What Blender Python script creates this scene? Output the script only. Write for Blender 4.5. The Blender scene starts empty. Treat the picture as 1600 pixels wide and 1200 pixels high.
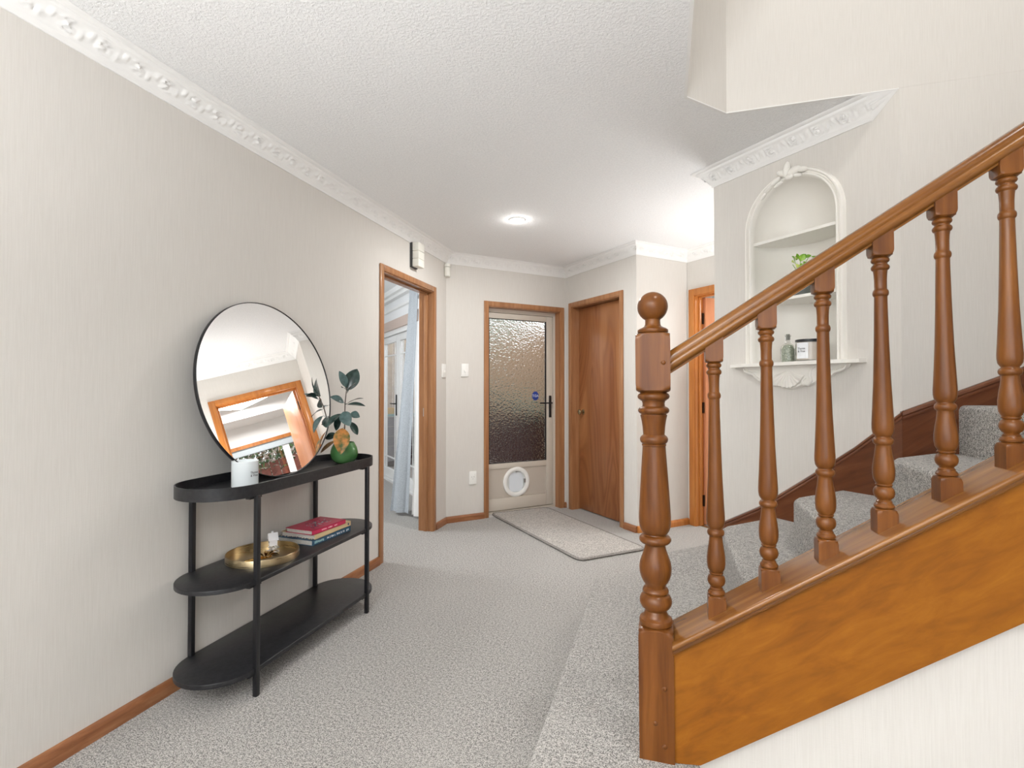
import bpy, bmesh, math, random
from math import sin, cos, pi, radians, sqrt
from mathutils import Vector, Matrix

sc = bpy.context.scene
COL = sc.collection
random.seed(7)
R2 = sqrt(0.5)

# ------------------------------------------------------------------ camera
cd = bpy.data.cameras.new('camera')
cam = bpy.data.objects.new('camera', cd); COL.objects.link(cam)
cam.location = (0, 0, 1.19)
cam.rotation_euler = (radians(90)+math.atan(11/800), 0, math.atan(238.5/800))
cd.sensor_fit = 'HORIZONTAL'; cd.sensor_width = 36; cd.lens = 18.0
cd.shift_y = -3/1600
cd.clip_start = 0.02
sc.camera = cam

# ------------------------------------------------------------------ sky, lights, exposure
w = bpy.data.worlds.new('sky'); sc.world = w; w.use_nodes = True
bg = w.node_tree.nodes['Background']
bg.inputs[0].default_value = (0.88, 0.94, 1.0, 1); bg.inputs[1].default_value = 2.4
sc.view_settings.view_transform = 'Standard'
sc.view_settings.look = 'None'
sc.view_settings.gamma = 1
sc.view_settings.exposure = 0.29
sc.view_settings.use_curve_mapping = False
sc.cycles.max_bounces = 12
sc.cycles.diffuse_bounces = 6
sc.cycles.sample_clamp_indirect = 6

def area(name, loc, target, size, power, color=(1, 1, 1), sy=None, shape=None, spread=None):
    l = bpy.data.lights.new(name, 'AREA'); l.energy = power; l.color = color
    l.size = size
    if sy: l.shape = 'RECTANGLE'; l.size_y = sy
    if shape: l.shape = shape
    if spread: l.spread = radians(spread)
    o = bpy.data.objects.new(name, l); COL.objects.link(o); o.location = loc
    o.rotation_euler = (Vector(target)-Vector(loc)).to_track_quat('-Z', 'Y').to_euler()
    return o
# added unseen fill at the rear wall opening, facing down the hall
area('rear_fill', (0.3, -2.45, 1.35), (0.2, 2.0, 1.45), 3.0, 9, (1, 1, 1), sy=1.9)
# unseen fill added behind the camera, aimed up to bounce off the ceiling
area('ceiling_bounce_fill', (-0.6, -1.65, 1.0), (-0.6, -1.4, 2.4), 1.0, 165, (0.98, 0.988, 1), spread=140)
# lamp high in the stairwell
area('stairwell_lamp', (1.2, 0.42, 5.25), (1.0, 1.9, 0), 0.3, 36, (1, 0.99, 0.98), shape='DISK')
# ceiling lamp in the hall, close to the visible downlight fitting
pl = bpy.data.lights.new('hall_downlight', 'POINT'); pl.energy = 1.1; pl.color = (1, 0.98, 0.955); pl.shadow_soft_size = 0.02
po_ = bpy.data.objects.new('hall_downlight', pl); COL.objects.link(po_); po_.location = (-1.005, 3.498, 2.376)
area('hall_downlight_beam', (-1.005, 3.498, 2.388), (-1.005, 3.498, 0), 0.08, 15, (1, 0.995, 0.98), shape='DISK')
# uplight in the side passage behind the niche wall
area('passage_uplight', (0.72, 3.84, 1.05), (0.68, 3.86, 2.4), 0.4, 11, (0.985, 0.99, 1), spread=150)
# extra fill disk added under the ceiling behind the camera, no fitting
area('rear_ceiling_fill', (-0.7, -0.9, 2.375), (-0.7, -0.9, 0), 0.5, 6, (1, 0.98, 0.95), shape='DISK')
# unseen lights added to brighten the two side rooms
pl = bpy.data.lights.new('side_room_fill', 'POINT'); pl.energy = 75; pl.color = (0.95, 0.98, 1); pl.shadow_soft_size = 0.25
po_ = bpy.data.objects.new('side_room_fill', pl); COL.objects.link(po_); po_.location = (-3.6, 3.3, 1.8)
area('far_room_fill', (1.5, 5.2, 2.3), (1.5, 5.2, 0), 0.7, 40, (1, 0.98, 0.96))

# ------------------------------------------------------------------ materials
def mat(name, base=(0.8, 0.8, 0.8), rough=0.5, metal=0.0, spec=0.5, coat=0.0, trans=0.0, ior=1.45):
    m = bpy.data.materials.new(name); m.use_nodes = True
    b = m.node_tree.nodes['Principled BSDF']
    b.inputs['Base Color'].default_value = (*base, 1)
    b.inputs['Roughness'].default_value = rough
    b.inputs['Metallic'].default_value = metal
    b.inputs['Specular IOR Level'].default_value = spec
    b.inputs['Coat Weight'].default_value = coat
    b.inputs['Coat Roughness'].default_value = 0.12
    b.inputs['Transmission Weight'].default_value = trans
    b.inputs['IOR'].default_value = ior
    return m
class N:
    def __init__(s, m): s.t = m.node_tree; s.b = s.t.nodes.get('Principled BSDF')
    def n(s, t, **k):
        x = s.t.nodes.new(t)
        for a, v in k.items(): setattr(x, a, v)
        return x
    def l(s, a, b): s.t.links.new(a, b)
    def coords(s, scale, rot=(0, 0, 0), src='Object'):
        tc = s.n('ShaderNodeTexCoord'); mp = s.n('ShaderNodeMapping')
        mp.inputs['Scale'].default_value = scale; mp.inputs['Rotation'].default_value = rot
        if src == 'Position':
            g = s.n('ShaderNodeNewGeometry'); s.l(g.outputs['Position'], mp.inputs[0])
        else: s.l(tc.outputs[src], mp.inputs[0])
        return mp.outputs[0]
    def rotate_first(s, rot):
        g = s.n('ShaderNodeNewGeometry'); mp = s.n('ShaderNodeMapping')
        mp.inputs['Rotation'].default_value = rot
        s.l(g.outputs['Position'], mp.inputs[0]); return mp.outputs[0]
    def noise(s, vec, scale, detail=3, rough=0.5, dist=0.0):
        x = s.n('ShaderNodeTexNoise'); x.inputs['Scale'].default_value = scale
        x.inputs['Detail'].default_value = detail; x.inputs['Roughness'].default_value = rough
        x.inputs['Distortion'].default_value = dist
        s.l(vec, x.inputs['Vector']); return x.outputs[0]
    def ramp(s, fac, stops):
        r = s.n('ShaderNodeValToRGB'); e = r.color_ramp.elements
        while len(e) < len(stops): e.new(0.5)
        for el, (p, c) in zip(e, stops): el.position = p; el.color = (*c, 1)
        s.l(fac, r.inputs[0]); return r.outputs[0]
    def mix(s, fac, a, b, mode='MIX'):
        x = s.n('ShaderNodeMix', data_type='RGBA', blend_type=mode)
        if isinstance(fac, (int, float)): x.inputs[0].default_value = fac
        else: s.l(fac, x.inputs[0])
        for sock, v in ((x.inputs[6], a), (x.inputs[7], b)):
            if isinstance(v, tuple): sock.default_value = (*v, 1)
            else: s.l(v, sock)
        return x.outputs[2]
    def math(s, op, a, b=None):
        x = s.n('ShaderNodeMath', operation=op)
        for i, v in enumerate((a, b)):
            if v is None: continue
            if isinstance(v, (int, float)): x.inputs[i].default_value = v
            else: s.l(v, x.inputs[i])
        return x.outputs[0]
    def bump(s, h, strength, dist):
        x = s.n('ShaderNodeBump'); x.inputs['Strength'].default_value = strength
        x.inputs['Distance'].default_value = dist
        s.l(h, x.inputs['Height']); s.l(x.outputs[0], s.b.inputs['Normal'])
    def color(s, c): s.l(c, s.b.inputs['Base Color'])

def m_wallpaper():
    m = mat('grasscloth_wallpaper', (0.75, 0.7, 0.63), 0.85, spec=0.2); k = N(m)
    v = k.coords((330, 330, 9), src='Position'); f = k.noise(v, 1, 2, 0.6)
    v2 = k.coords((14, 14, 300), src='Position'); f2 = k.noise(v2, 1, 2, 0.6)
    f3 = k.noise(k.coords((2, 2, 1.2), src='Position'), 1, 3)
    c = k.ramp(f, [(0.3, (0.64, 0.613, 0.572)), (0.7, (0.695, 0.67, 0.632))])
    c = k.mix(k.math('MULTIPLY', f2, 0.35), c, (0.68, 0.655, 0.615))
    c = k.mix(k.math('MULTIPLY', f3, 0.2), c, (0.645, 0.615, 0.575))
    k.color(c); k.bump(k.math('ADD', f, f2), 0.25, 0.0008); return m
def m_ceiling():
    m = mat('stippled_ceiling_paint', (0.78, 0.775, 0.765), 0.9, spec=0.15); k = N(m)
    v = k.coords((1, 1, 1), src='Position'); f = k.noise(v, 95, 4, 0.65, 0.4)
    k.color(k.ramp(f, [(0.35, (0.83, 0.835, 0.835)), (0.65, (0.90, 0.902, 0.90))]))
    k.bump(f, 0.9, 0.006); return m
def m_carpet(name='grey_cut_pile_carpet', lo=(0.085, 0.08, 0.073), hi=(0.60, 0.575, 0.54)):
    m = mat(name, (0.35, 0.33, 0.3), 1.0, spec=0.05); k = N(m)
    v = k.coords((1, 1, 1), src='Position')
    f = k.noise(v, 250, 2, 0.7); f2 = k.noise(v, 95, 2, 0.6); f3 = k.noise(v, 2.3, 3, 0.6, 0.6)
    s = k.math('ADD', k.math('MULTIPLY', f, 0.72), k.math('MULTIPLY', f2, 0.28))
    c = k.ramp(s, [(0.425, lo), (0.5, tuple((a+b)/2*1.0 for a, b in zip(lo, hi))), (0.575, hi)])
    c = k.mix(k.ramp(f3, [(0.35, (0.0, 0.0, 0.0)), (0.7, (0.3, 0.3, 0.3))]), c, (0.38, 0.365, 0.34))
    k.color(c); k.b.inputs['Sheen Weight'].default_value = 0.25
    k.bump(s, 0.9, 0.006); return m
def m_wood(name, lo, mid, hi, rot=(0, 0, 0), scale=(26, 26, 1.6), rough=0.32, coat=0.35, big=0.35, src='Position'):
    m = mat(name, mid, rough, spec=0.28, coat=coat); k = N(m)
    a = k.n('ShaderNodeMapping'); a.inputs['Scale'].default_value = scale
    if src == 'Position': k.l(k.rotate_first(rot), a.inputs[0])
    else: k.l(k.coords((1, 1, 1), rot), a.inputs[0])
    f = k.noise(a.outputs[0], 1, 4, 0.62, 0.5)
    b = k.n('ShaderNodeMapping'); b.inputs['Scale'].default_value = tuple(x*6 for x in scale)
    k.l(a.inputs[0].links[0].from_socket, b.inputs[0])
    f2 = k.noise(b.outputs[0], 1, 2, 0.6)
    g = k.n('ShaderNodeMapping'); g.inputs['Scale'].default_value = tuple(x*0.22 for x in scale)
    k.l(a.inputs[0].links[0].from_socket, g.inputs[0])
    f3 = k.noise(g.outputs[0], 1, 2, 0.5, 0.8)
    c = k.ramp(f, [(0.28, lo), (0.5, mid), (0.74, hi)])
    c = k.mix(k.math('MULTIPLY', f2, 0.4), c, k.mix(0.5, c, lo))
    c = k.mix(k.math('MULTIPLY', f3, big), c, hi)
    k.color(c); k.bump(f2, 0.06, 0.0006); return m
def m_flame_veneer():
    m = mat('flame_grain_door_veneer', (0.4, 0.17, 0.06), 0.3, coat=0.3); k = N(m)
    v = k.coords((2.6, 2.6, 0.55)); f = k.noise(v, 1.15, 2, 0.45, 0.5)
    band = k.math('FRACT', k.math('MULTIPLY', f, 16.0))
    tri = k.math('ABSOLUTE', k.math('SUBTRACT', band, 0.5))
    fine = k.noise(k.coords((120, 120, 3)), 1, 3, 0.6)
    c = k.ramp(tri, [(0.0, (0.24, 0.082, 0.027)), (0.5, (0.37, 0.145, 0.052))])
    c = k.mix(k.ramp(f, [(0.50, (0, 0, 0)), (0.60, (0.75, 0.75, 0.75))]), c, (0.52, 0.245, 0.098))
    c = k.mix(k.math('MULTIPLY', fine, 0.5), c, (0.24, 0.085, 0.032))
    k.color(c); return m
def m_obscure():
    m = mat('hammered_obscure_glass', (0.74, 0.69, 0.66), 0.03, trans=1.0, ior=1.42); k = N(m)
    x = k.n('ShaderNodeTexVoronoi', feature='SMOOTH_F1'); x.inputs['Scale'].default_value = 1
    x.inputs['Smoothness'].default_value = 0.7
    k.l(k.coords((44, 44, 62)), x.inputs['Vector'])
    f = k.noise(k.coords((60, 60, 90)), 1, 2)
    k.bump(k.math('ADD', x.outputs[0], k.math('MULTIPLY', f, 0.5)), 0.75, 0.012); return m
def m_speck(name, a, b, scale, rough=0.8, metal=0.0):
    m = mat(name, a, rough, metal); k = N(m)
    k.color(k.ramp(k.noise(k.coords((1, 1, 1)), scale, 3), [(0.38, a), (0.62, b)])); return m
def m_brushed(name, base, rough=0.25):
    m = mat(name, base, rough, 1.0); k = N(m)
    f = k.noise(k.coords((4, 4, 160)), 1, 3)
    k.l(k.math('ADD', k.math('MULTIPLY', f, 0.25), rough-0.08), k.b.inputs['Roughness']); return m
def m_emit(name, col, st):
    m = bpy.data.materials.new(name); m.use_nodes = True; t = m.node_tree; t.nodes.clear()
    e = t.nodes.new('ShaderNodeEmission'); o = t.nodes.new('ShaderNodeOutputMaterial')
    e.inputs[0].default_value = (*col, 1); e.inputs[1].default_value = st
    t.links.new(e.outputs[0], o.inputs[0]); return m

WALL = m_wallpaper(); CEIL = m_ceiling(); CARPET = m_carpet()
RUG = m_carpet('grey_mat_pile', (0.15, 0.135, 0.12), (0.66, 0.62, 0.57)); RUGEDGE = m_speck('dark_mat_edge_yarn', (0.10, 0.095, 0.09), (0.36, 0.33, 0.3), 300)
PLASTER = mat('white_plaster', (0.84, 0.835, 0.82), 0.55, spec=0.3)
CREAM = mat('cream_gloss_paint', (0.86, 0.84, 0.79), 0.4)
WHITE = mat('white_gloss_paint', (0.88, 0.88, 0.87), 0.35)
ROOMWHITE = mat('side_room_white_paint', (0.86, 0.87, 0.88), 0.8)
SLOPE = (0, radians(33.5), 0)
NEWEL = m_wood('turned_mahogany_stain', (0.068, 0.019, 0.004), (0.145, 0.047, 0.0085), (0.24, 0.088, 0.018), coat=0.2, rough=0.33)
RAILW = m_wood('handrail_mahogany_stain', (0.10, 0.028, 0.005), (0.195, 0.072, 0.012), (0.32, 0.135, 0.026), SLOPE, (1.6, 26, 26), coat=0.6, rough=0.25)
PANELW = m_wood('amber_varnished_panel', (0.15, 0.044, 0.003), (0.24, 0.077, 0.004), (0.33, 0.118, 0.008), SLOPE, (7, 30, 26), coat=0.0, rough=0.6, big=0.5)
TRIMW = m_wood('rimu_trim', (0.23, 0.092, 0.036), (0.345, 0.152, 0.064), (0.47, 0.24, 0.112), coat=0.25, big=0.5)
SKIRTW = m_wood('rimu_skirting', (0.16, 0.055, 0.022), (0.27, 0.105, 0.043), (0.40, 0.185, 0.085), (0, 0, 0), (5, 5, 40), coat=0.3)
STRINGW = m_wood('dark_stair_string', (0.07, 0.02, 0.008), (0.13, 0.04, 0.015), (0.19, 0.068, 0.027), (0, radians(33), 0), (2, 3, 26), coat=0.5, rough=0.25)
ORANGEW = m_wood('orange_varnished_trim', (0.36, 0.11, 0.020), (0.50, 0.175, 0.038), (0.60, 0.25, 0.065), coat=0.3)
ORANGED = m_wood('salmon_orange_door', (0.50, 0.19, 0.085), (0.62, 0.26, 0.125), (0.68, 0.32, 0.17), coat=0.2, scale=(8, 8, 1))
VENEER = m_flame_veneer()
OBSCURE = m_obscure()
BEIGE = mat('beige_powder_coat', (0.60, 0.545, 0.47), 0.45)
BEIGE2 = mat('beige_lower_panel', (0.52, 0.465, 0.40), 0.5)
BLACK = m_speck('satin_black_shelf', (0.013, 0.013, 0.015), (0.022, 0.022, 0.024), 60, 0.36)
BLACKM = mat('black_metal', (0.012, 0.012, 0.014), 0.35, spec=0.5)
MIRROR = mat('mirror_silver', (0.93, 0.935, 0.93), 0.0, 1.0)
GLASS = mat('clear_glass', (1, 1, 1), 0.0, trans=1.0, ior=1.45)
FROST = mat('frosted_candle_glass', (0.80, 0.86, 0.88), 0.3, spec=0.6, coat=0.4)
WAX = mat('cream_wax', (0.85, 0.76, 0.66), 0.5)
INK = mat('black_ink', (0.03, 0.03, 0.04), 0.6)
BRASS = m_brushed('brushed_brass', (0.52, 0.42, 0.26), 0.26)
GOLD = mat('polished_gold', (0.80, 0.50, 0.17), 0.2, 1.0)
BRONZE = mat('aged_brass', (0.42, 0.34, 0.2), 0.25, 1.0)
STEEL = mat('brushed_steel', (0.6, 0.6, 0.6), 0.3, 1.0)
PLAST = mat('white_switch_plastic', (0.88, 0.88, 0.85), 0.35)
IVORY = mat('ivory_plastic', (0.83, 0.82, 0.75), 0.4)
DARKP = mat('dark_plastic', (0.05, 0.05, 0.05), 0.5)
VASE = m_speck('green_glaze', (0.045, 0.145, 0.040), (0.085, 0.215, 0.075), 9, 0.2)
CURTG = m_speck('pale_blue_grey_linen', (0.36, 0.39, 0.42), (0.46, 0.49, 0.52), 130, 0.95)
CURTW = mat('white_curtain_lining', (0.85, 0.84, 0.82), 0.95)
HINGE = mat('dark_bronze_hinge', (0.05, 0.03, 0.02), 0.4, 0.8)

# ------------------------------------------------------------------ mesh helpers
def link(name, me, material=None, parent=None, smooth=None):
    if material is not None:
        for m in (material if isinstance(material, (list, tuple)) else [material]): me.materials.append(m)
    if smooth is not None:
        for p in me.polygons: p.use_smooth = True
        me.set_sharp_from_angle(angle=radians(smooth))
    o = bpy.data.objects.new(name, me); COL.objects.link(o)
    if parent is not None: o.parent = parent
    return o
def bm_out(name, bm, material=None, parent=None, smooth=None, flip=True):
    if flip: bmesh.ops.recalc_face_normals(bm, faces=bm.faces)
    me = bpy.data.meshes.new(name); bm.to_mesh(me); bm.free()
    return link(name, me, material, parent, smooth)
def tag(o, label, cat, group=None, kind=None):
    o['label'] = label; o['category'] = cat
    if group: o['group'] = group
    if kind: o['kind'] = kind
    return o
def empty(name, loc=(0, 0, 0), rz=0.0):
    o = bpy.data.objects.new(name, None); COL.objects.link(o); o.location = loc; o.rotation_euler[2] = rz
    o.empty_display_size = 0.1
    return o
def add_box(bm, lo, hi, M=None, bev=0.0, seg=2):
    vs = [bm.verts.new((x, y, z)) for x in (lo[0], hi[0]) for y in (lo[1], hi[1]) for z in (lo[2], hi[2])]
    fs = [bm.faces.new([vs[i] for i in q]) for q in ((0, 1, 3, 2), (4, 6, 7, 5), (0, 4, 5, 1), (2, 3, 7, 6), (0, 2, 6, 4), (1, 5, 7, 3))]
    bmesh.ops.recalc_face_normals(bm, faces=fs)
    if bev > 0:
        es = list({e for f in fs for e in f.edges})
        r = bmesh.ops.bevel(bm, geom=es, offset=bev, segments=seg, affect='EDGES', profile=0.5)
        vs = list({v for f in r['faces'] for v in f.verts} | {v for v in vs if v.is_valid})
    if M is not None: bmesh.ops.transform(bm, matrix=M, verts=[v for v in vs if v.is_valid])
def box(name, lo, hi, material, parent=None, bev=0.0, M=None, smooth=None):
    bm = bmesh.new(); add_box(bm, lo, hi, None, bev)
    if M is not None: bmesh.ops.transform(bm, matrix=M, verts=bm.verts)
    return bm_out(name, bm, material, parent, smooth if smooth else (40 if bev else None))
def boxes(name, lst, material, parent=None, M=None, bev=0.0):
    bm = bmesh.new()
    for lo, hi in lst: add_box(bm, lo, hi, None, bev)
    if M is not None: bmesh.ops.transform(bm, matrix=M, verts=bm.verts)
    return bm_out(name, bm, material, parent, 40 if bev else None)
def add_prism(bm, pts, z0, z1):
    a = [bm.verts.new((*p, z0)) for p in pts]; b = [bm.verts.new((*p, z1)) for p in pts]; n = len(pts)
    bm.faces.new(a[::-1]); bm.faces.new(b)
    for i in range(n): bm.faces.new((a[i], a[(i+1) % n], b[(i+1) % n], b[i]))
def prism(name, pts, z0, z1, material, parent=None, bev=0.0, seg=4):
    bm = bmesh.new(); add_prism(bm, pts, z0, z1); bmesh.ops.recalc_face_normals(bm, faces=bm.faces)
    if bev:
        es = [e for e in bm.edges if all(v.co.z > (z0+z1)/2 for v in e.verts)]
        bmesh.ops.bevel(bm, geom=es, offset=bev, segments=seg, affect='EDGES', profile=0.5)
    return bm_out(name, bm, material, parent, 50 if bev else None)
def lathe(name, prof, material, parent=None, n=32, smooth=40, M=None, half=None):
    """prof rows (z, r) or (z, r, h): h clips the ring to a square of half-width h."""
    bm = bmesh.new(); rings = []
    for row in prof:
        z, r = row[0], row[1]; h = row[2] if len(row) > 2 else None
        if r < 1e-5: rings.append([bm.verts.new((0, 0, z))]); continue
        ring = []
        for i in range(n):
            a = 2*pi*i/n; rr = r
            if h: rr = min(r, h/max(abs(cos(a)), abs(sin(a))))
            ring.append(bm.verts.new((rr*cos(a), rr*sin(a), z)))
        rings.append(ring)
    for A, B in zip(rings, rings[1:]):
        if len(A) == 1 and len(B) == 1: continue
        for i in range(n):
            j = (i+1) % n
            if len(A) == 1: bm.faces.new((A[0], B[i], B[j]))
            elif len(B) == 1: bm.faces.new((A[i], A[j], B[0]))
            else: bm.faces.new((A[i], A[j], B[j], B[i]))
    for A in (rings[0], rings[-1]):
        if len(A) > 1: bm.faces.new(A)
    if M is not None: bmesh.ops.transform(bm, matrix=M, verts=bm.verts)
    return bm_out(name, bm, material, parent, smooth)
def add_tube(bm, pts, r, n=8, cap=True, up=(0, 0, 1)):
    pts = [Vector(p) for p in pts]; rings = []
    rs = r if isinstance(r, (list, tuple)) else [r]*len(pts)
    up = Vector(up)
    for i, p in enumerate(pts):
        d = (pts[min(i+1, len(pts)-1)]-pts[max(i-1, 0)]).normalized()
        a = d.cross(up)
        if a.length < 1e-3: a = d.cross(Vector((1, 0, 0)))
        a.normalize(); b = d.cross(a)
        rings.append([bm.verts.new(p+(a*cos(2*pi*k/n)+b*sin(2*pi*k/n))*rs[i]) for k in range(n)])
    for A, B in zip(rings, rings[1:]):
        for k in range(n): bm.faces.new((A[k], A[(k+1) % n], B[(k+1) % n], B[k]))
    if cap: bm.faces.new(rings[0][::-1]); bm.faces.new(rings[-1])
def tube(name, pts, r, material, parent=None, n=8):
    bm = bmesh.new(); add_tube(bm, pts, r, n); return bm_out(name, bm, material, parent, 60)
def dup(root, loc=None, rz=None):
    r = root.copy(); COL.objects.link(r)
    if loc is not None: r.location = loc
    if rz is not None: r.rotation_euler[2] = rz
    for ch in list(root.children):
        c = ch.copy(); COL.objects.link(c); c.parent = r
        for g in list(ch.children):
            d = g.copy(); COL.objects.link(d); d.parent = c
    return r
def frameM(origin, along, inward):
    """local x = along wall, y = out of the wall into the room, z = up"""
    a = Vector((*along, 0)).normalized(); b = Vector((*inward, 0)).normalized()
    return Matrix(((a.x, b.x, 0, origin[0]), (a.y, b.y, 0, origin[1]), (0, 0, 1, 0), (0, 0, 0, 1)))

# wall frames (x along the wall, y into the hall)
M_LEFT = frameM((-1.866, 0), (0, 1), (1, 0))
M_FRONT = frameM((-1.866, 4.203), (1, 1), (1, -1))
M_WOOD = frameM((-0.958, 5.111), (1, -1), (-1, -1))
M_JOG = frameM((-0.222, 4.375), (1, 1), (1, -1))
M_FAR = frameM((0.195, 4.790), (1, -1), (-1, -1))
M_RET = frameM((1.105, 3.880), (-1, -1), (-1, 1))
M_NICHE = frameM((0.267, 3.040), (1, -1), (-1, -1))
L_FRONT = 0.908/R2; L_WOOD = 0.736/R2; L_JOG = 0.416/R2; L_FAR = 0.910/R2; L_RET = 0.839/R2; L_NICHE = 0.640/R2
CZ = 2.40

def wall(name, M, x0, x1, label, openings=(), z1=CZ, t=0.11, material=WALL):
    lst = []; x = x0
    for a, b, za, zb in openings:
        lst.append(((x, -t, 0), (a, 0, z1)))
        if za > 0: lst.append(((a, -t, 0), (b, 0, za)))
        if zb < z1: lst.append(((a, -t, zb), (b, 0, z1)))
        x = b
    lst.append(((x, -t, 0), (x1, 0, z1)))
    o = boxes(name, lst, material, M=M)
    return tag(o, label, 'wall', kind='structure')

# ------------------------------------------------------------------ floor, ceiling
HALL = [(-1.866, -2.6), (-1.866, 4.203), (-0.958, 5.111), (-0.222, 4.375), (0.195, 4.79), (1.105, 3.88), (0.267, 3.04), (0.907, 2.40), (3.4, 2.40), (3.4, -2.6)]
fl = bmesh.new()
def slab(bm, pts, z0, z1): add_prism(bm, pts, z0, z1)
slab(fl, [(-1.866, -2.6), (-1.866, 4.203), (-0.958, 5.111), (-0.222, 4.375), (0.195, 4.79), (1.105, 3.88), (1.4, 3.5), (3.4, 3.5), (3.4, -2.6)], -0.1, 0)
slab(fl, [(-6.5, -0.5), (-6.5, 6.5), (-4.52, 6.98), (-1.866, 4.326), (-1.866, -0.5)], -0.1, 0)
q_ = [M_WOOD @ Vector(p) for p in ((0.1, 0, 0), (0.1, -0.15, 0), (0.85, -0.15, 0), (0.85, 0, 0))]; slab(fl, [(v.x, v.y) for v in q_], -0.1, 0)
F_ = lambda x, v: (0.195+(x+v)*R2, 4.79+(v-x)*R2)
slab(fl, [F_(0.0, 0), F_(-1.3, 0.0), F_(-1.3, 2.35), F_(2.4, 2.35), F_(2.4, 0.05), F_(1.287, 0.0)], -0.1, 0)
tag(bm_out('floor', fl, CARPET), 'wall to wall grey cut pile carpet running through hall and side rooms', 'carpet floor', kind='structure')

ce = bmesh.new()
OPEN = [(0.093, 0.2), (0.093, 2.218), (0.264, 2.395)]
slab(ce, [(-1.98, -2.7), (-1.98, 4.25), (-0.958, 5.27), (0.083, 5.27), (0.083, -2.7)], CZ, CZ+0.22)
slab(ce, [(0.083, -2.7), (0.083, 0.19), (3.5, 0.19), (3.5, -2.7)], CZ, CZ+0.22)
slab(ce, [(0.083, 2.222), (0.083, 5.2), (1.2, 5.2), (1.2, 2.41), (0.26, 2.41)], CZ, CZ+0.22)
tag(bm_out('ceiling', ce, CEIL), 'white stippled hall ceiling with an angular stairwell opening', 'ceiling', kind='structure')
c2 = bmesh.new(); slab(c2, [(-6.6, -0.6), (-6.6, 6.6), (-4.6, 7.1), (-1.98, 4.48), (-1.98, -0.6)], CZ, CZ+0.1)
tag(bm_out('ceiling', c2, ROOMWHITE), 'smooth white ceiling of the side room seen through left doorway', 'ceiling', kind='structure')
c3 = bmesh.new(); slab(c3, [F_(-1.3, 0.12), F_(-1.3, 2.4), F_(2.4, 2.4), F_(2.4, 0.12)], CZ, CZ+0.1)
tag(bm_out('ceiling', c3, ROOMWHITE), 'plain white ceiling of far room, seen in the mirror', 'ceiling', kind='structure')

# ------------------------------------------------------------------ walls
DOOR_L = (3.13, 3.93)
wall('wall_left', M_LEFT, -2.6, 4.203, 'long cream grasscloth wall behind the console table', [(DOOR_L[0], DOOR_L[1], 0, 2.008)])
wall('wall_front', M_FRONT, 0, L_FRONT, 'short cream wall around the glazed front door', [(0.415, 1.215, 0, 1.965)])
wall('wall_closet', M_WOOD, 0, L_WOOD-0.11, 'cream wall around the flush timber door', [(0.112, 0.835, 0, 2.0)])
wall('wall_jog', M_JOG, 0, L_JOG, 'narrow cream wall behind the newel post')
wall('wall_far', M_FAR, 0, L_FAR, 'cream wall holding the orange framed doorway', [(0.085, 0.885, 0, 2.005)], t=0.1)
wall('wall_niche_return', M_RET, 0, L_RET-0.03, 'hidden return wall behind the arched niche', t=0.08)
wall('wall_stair', frameM((0.907, 2.40), (1, 0), (0, -1)), 0, 2.5, 'tall cream wall rising beside the upper stairs')
wall('wall_right', frameM((3.4, 2.4), (0, -1), (-1, 0)), 0, 5.0, 'plain cream wall to the right of the stairs')
wall('wall_rear', frameM((3.4, -2.6), (-1, 0), (0, 1)), 0, 5.27, 'cream wall behind the photographer with wide window', [(1.6, 4.6, 0.5, 2.1)])
# stairwell upper walls
up = bmesh.new()
for lo, hi in (((0.0, 0.1, CZ+0.0005), (0.093, 2.218, 5.4)), ((0.264, 2.400, CZ+0.0005), (3.5, 2.5, 5.4)), ((3.4, 0.2, CZ), (3.5, 2.4, 5.4)), ((0.0, 0.1, CZ+0.001), (3.5, 0.2, 5.4))):
    add_box(up, lo, hi)
add_prism(up, [(0.093, 2.218), (0.264, 2.400), (0.264, 2.5), (0.0, 2.218)], CZ+0.0005, 5.4)
tag(bm_out('wall_stairwell', up, WALL), 'cream wall of the stairwell above the ceiling opening', 'wall', kind='structure')
c4 = bmesh.new(); slab(c4, [(0, 0.1), (0, 2.5), (3.5, 2.5), (3.5, 0.1)], 5.4, 5.5)
tag(bm_out('ceiling', c4, CEIL), 'upper stairwell ceiling out of sight above', 'ceiling', kind='structure')
# thin bead round the opening
bm = bmesh.new()
pth = [(0.093, 0.2), (0.093, 2.218), (0.264, 2.400), (0.907, 2.400)]
for a, b in zip(pth, pth[1:]):
    A = Vector((*a, CZ-0.003)); B = Vector((*b, CZ-0.003)); d = (B-A).normalized(); n = Vector((-d.y, d.x, 0))
    q = [A-n*0.0, B-n*0.0, B+n*0.012, A+n*0.012]
    lo = [bm.verts.new(p) for p in q]; hi = [bm.verts.new(p+Vector((0, 0, 0.0035))) for p in q]
    bm.faces.new(lo); bm.faces.new(hi[::-1])
    for i in range(4): bm.faces.new((lo[i], lo[(i+1) % 4], hi[(i+1) % 4], hi[i]))
tag(bm_out('trim_1', bm, PLASTER), 'thin white edge bead around the stairwell opening', 'trim', kind='structure')

# under-stair wall
bm = bmesh.new()
def pz(x): return 0.137+0.67*x
vs = [(0.03, 0.0), (0.03, pz(0.03)+0.04), (3.39, pz(3.39)+0.04), (3.39, 0.0)]
a = [bm.verts.new((x, 1.478, min(z, 2.39))) for x, z in vs]; b = [bm.verts.new((x, 1.55, min(z, 2.39))) for x, z in vs]
bm.faces.new(a); bm.faces.new(b[::-1])
for i in range(4): bm.faces.new((a[i], b[i], b[(i+1) % 4], a[(i+1) % 4]))
tag(bm_out('wall_under_stairs', bm, WALL), 'triangular cream wall below the amber stair panel', 'wall', kind='structure')

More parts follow.
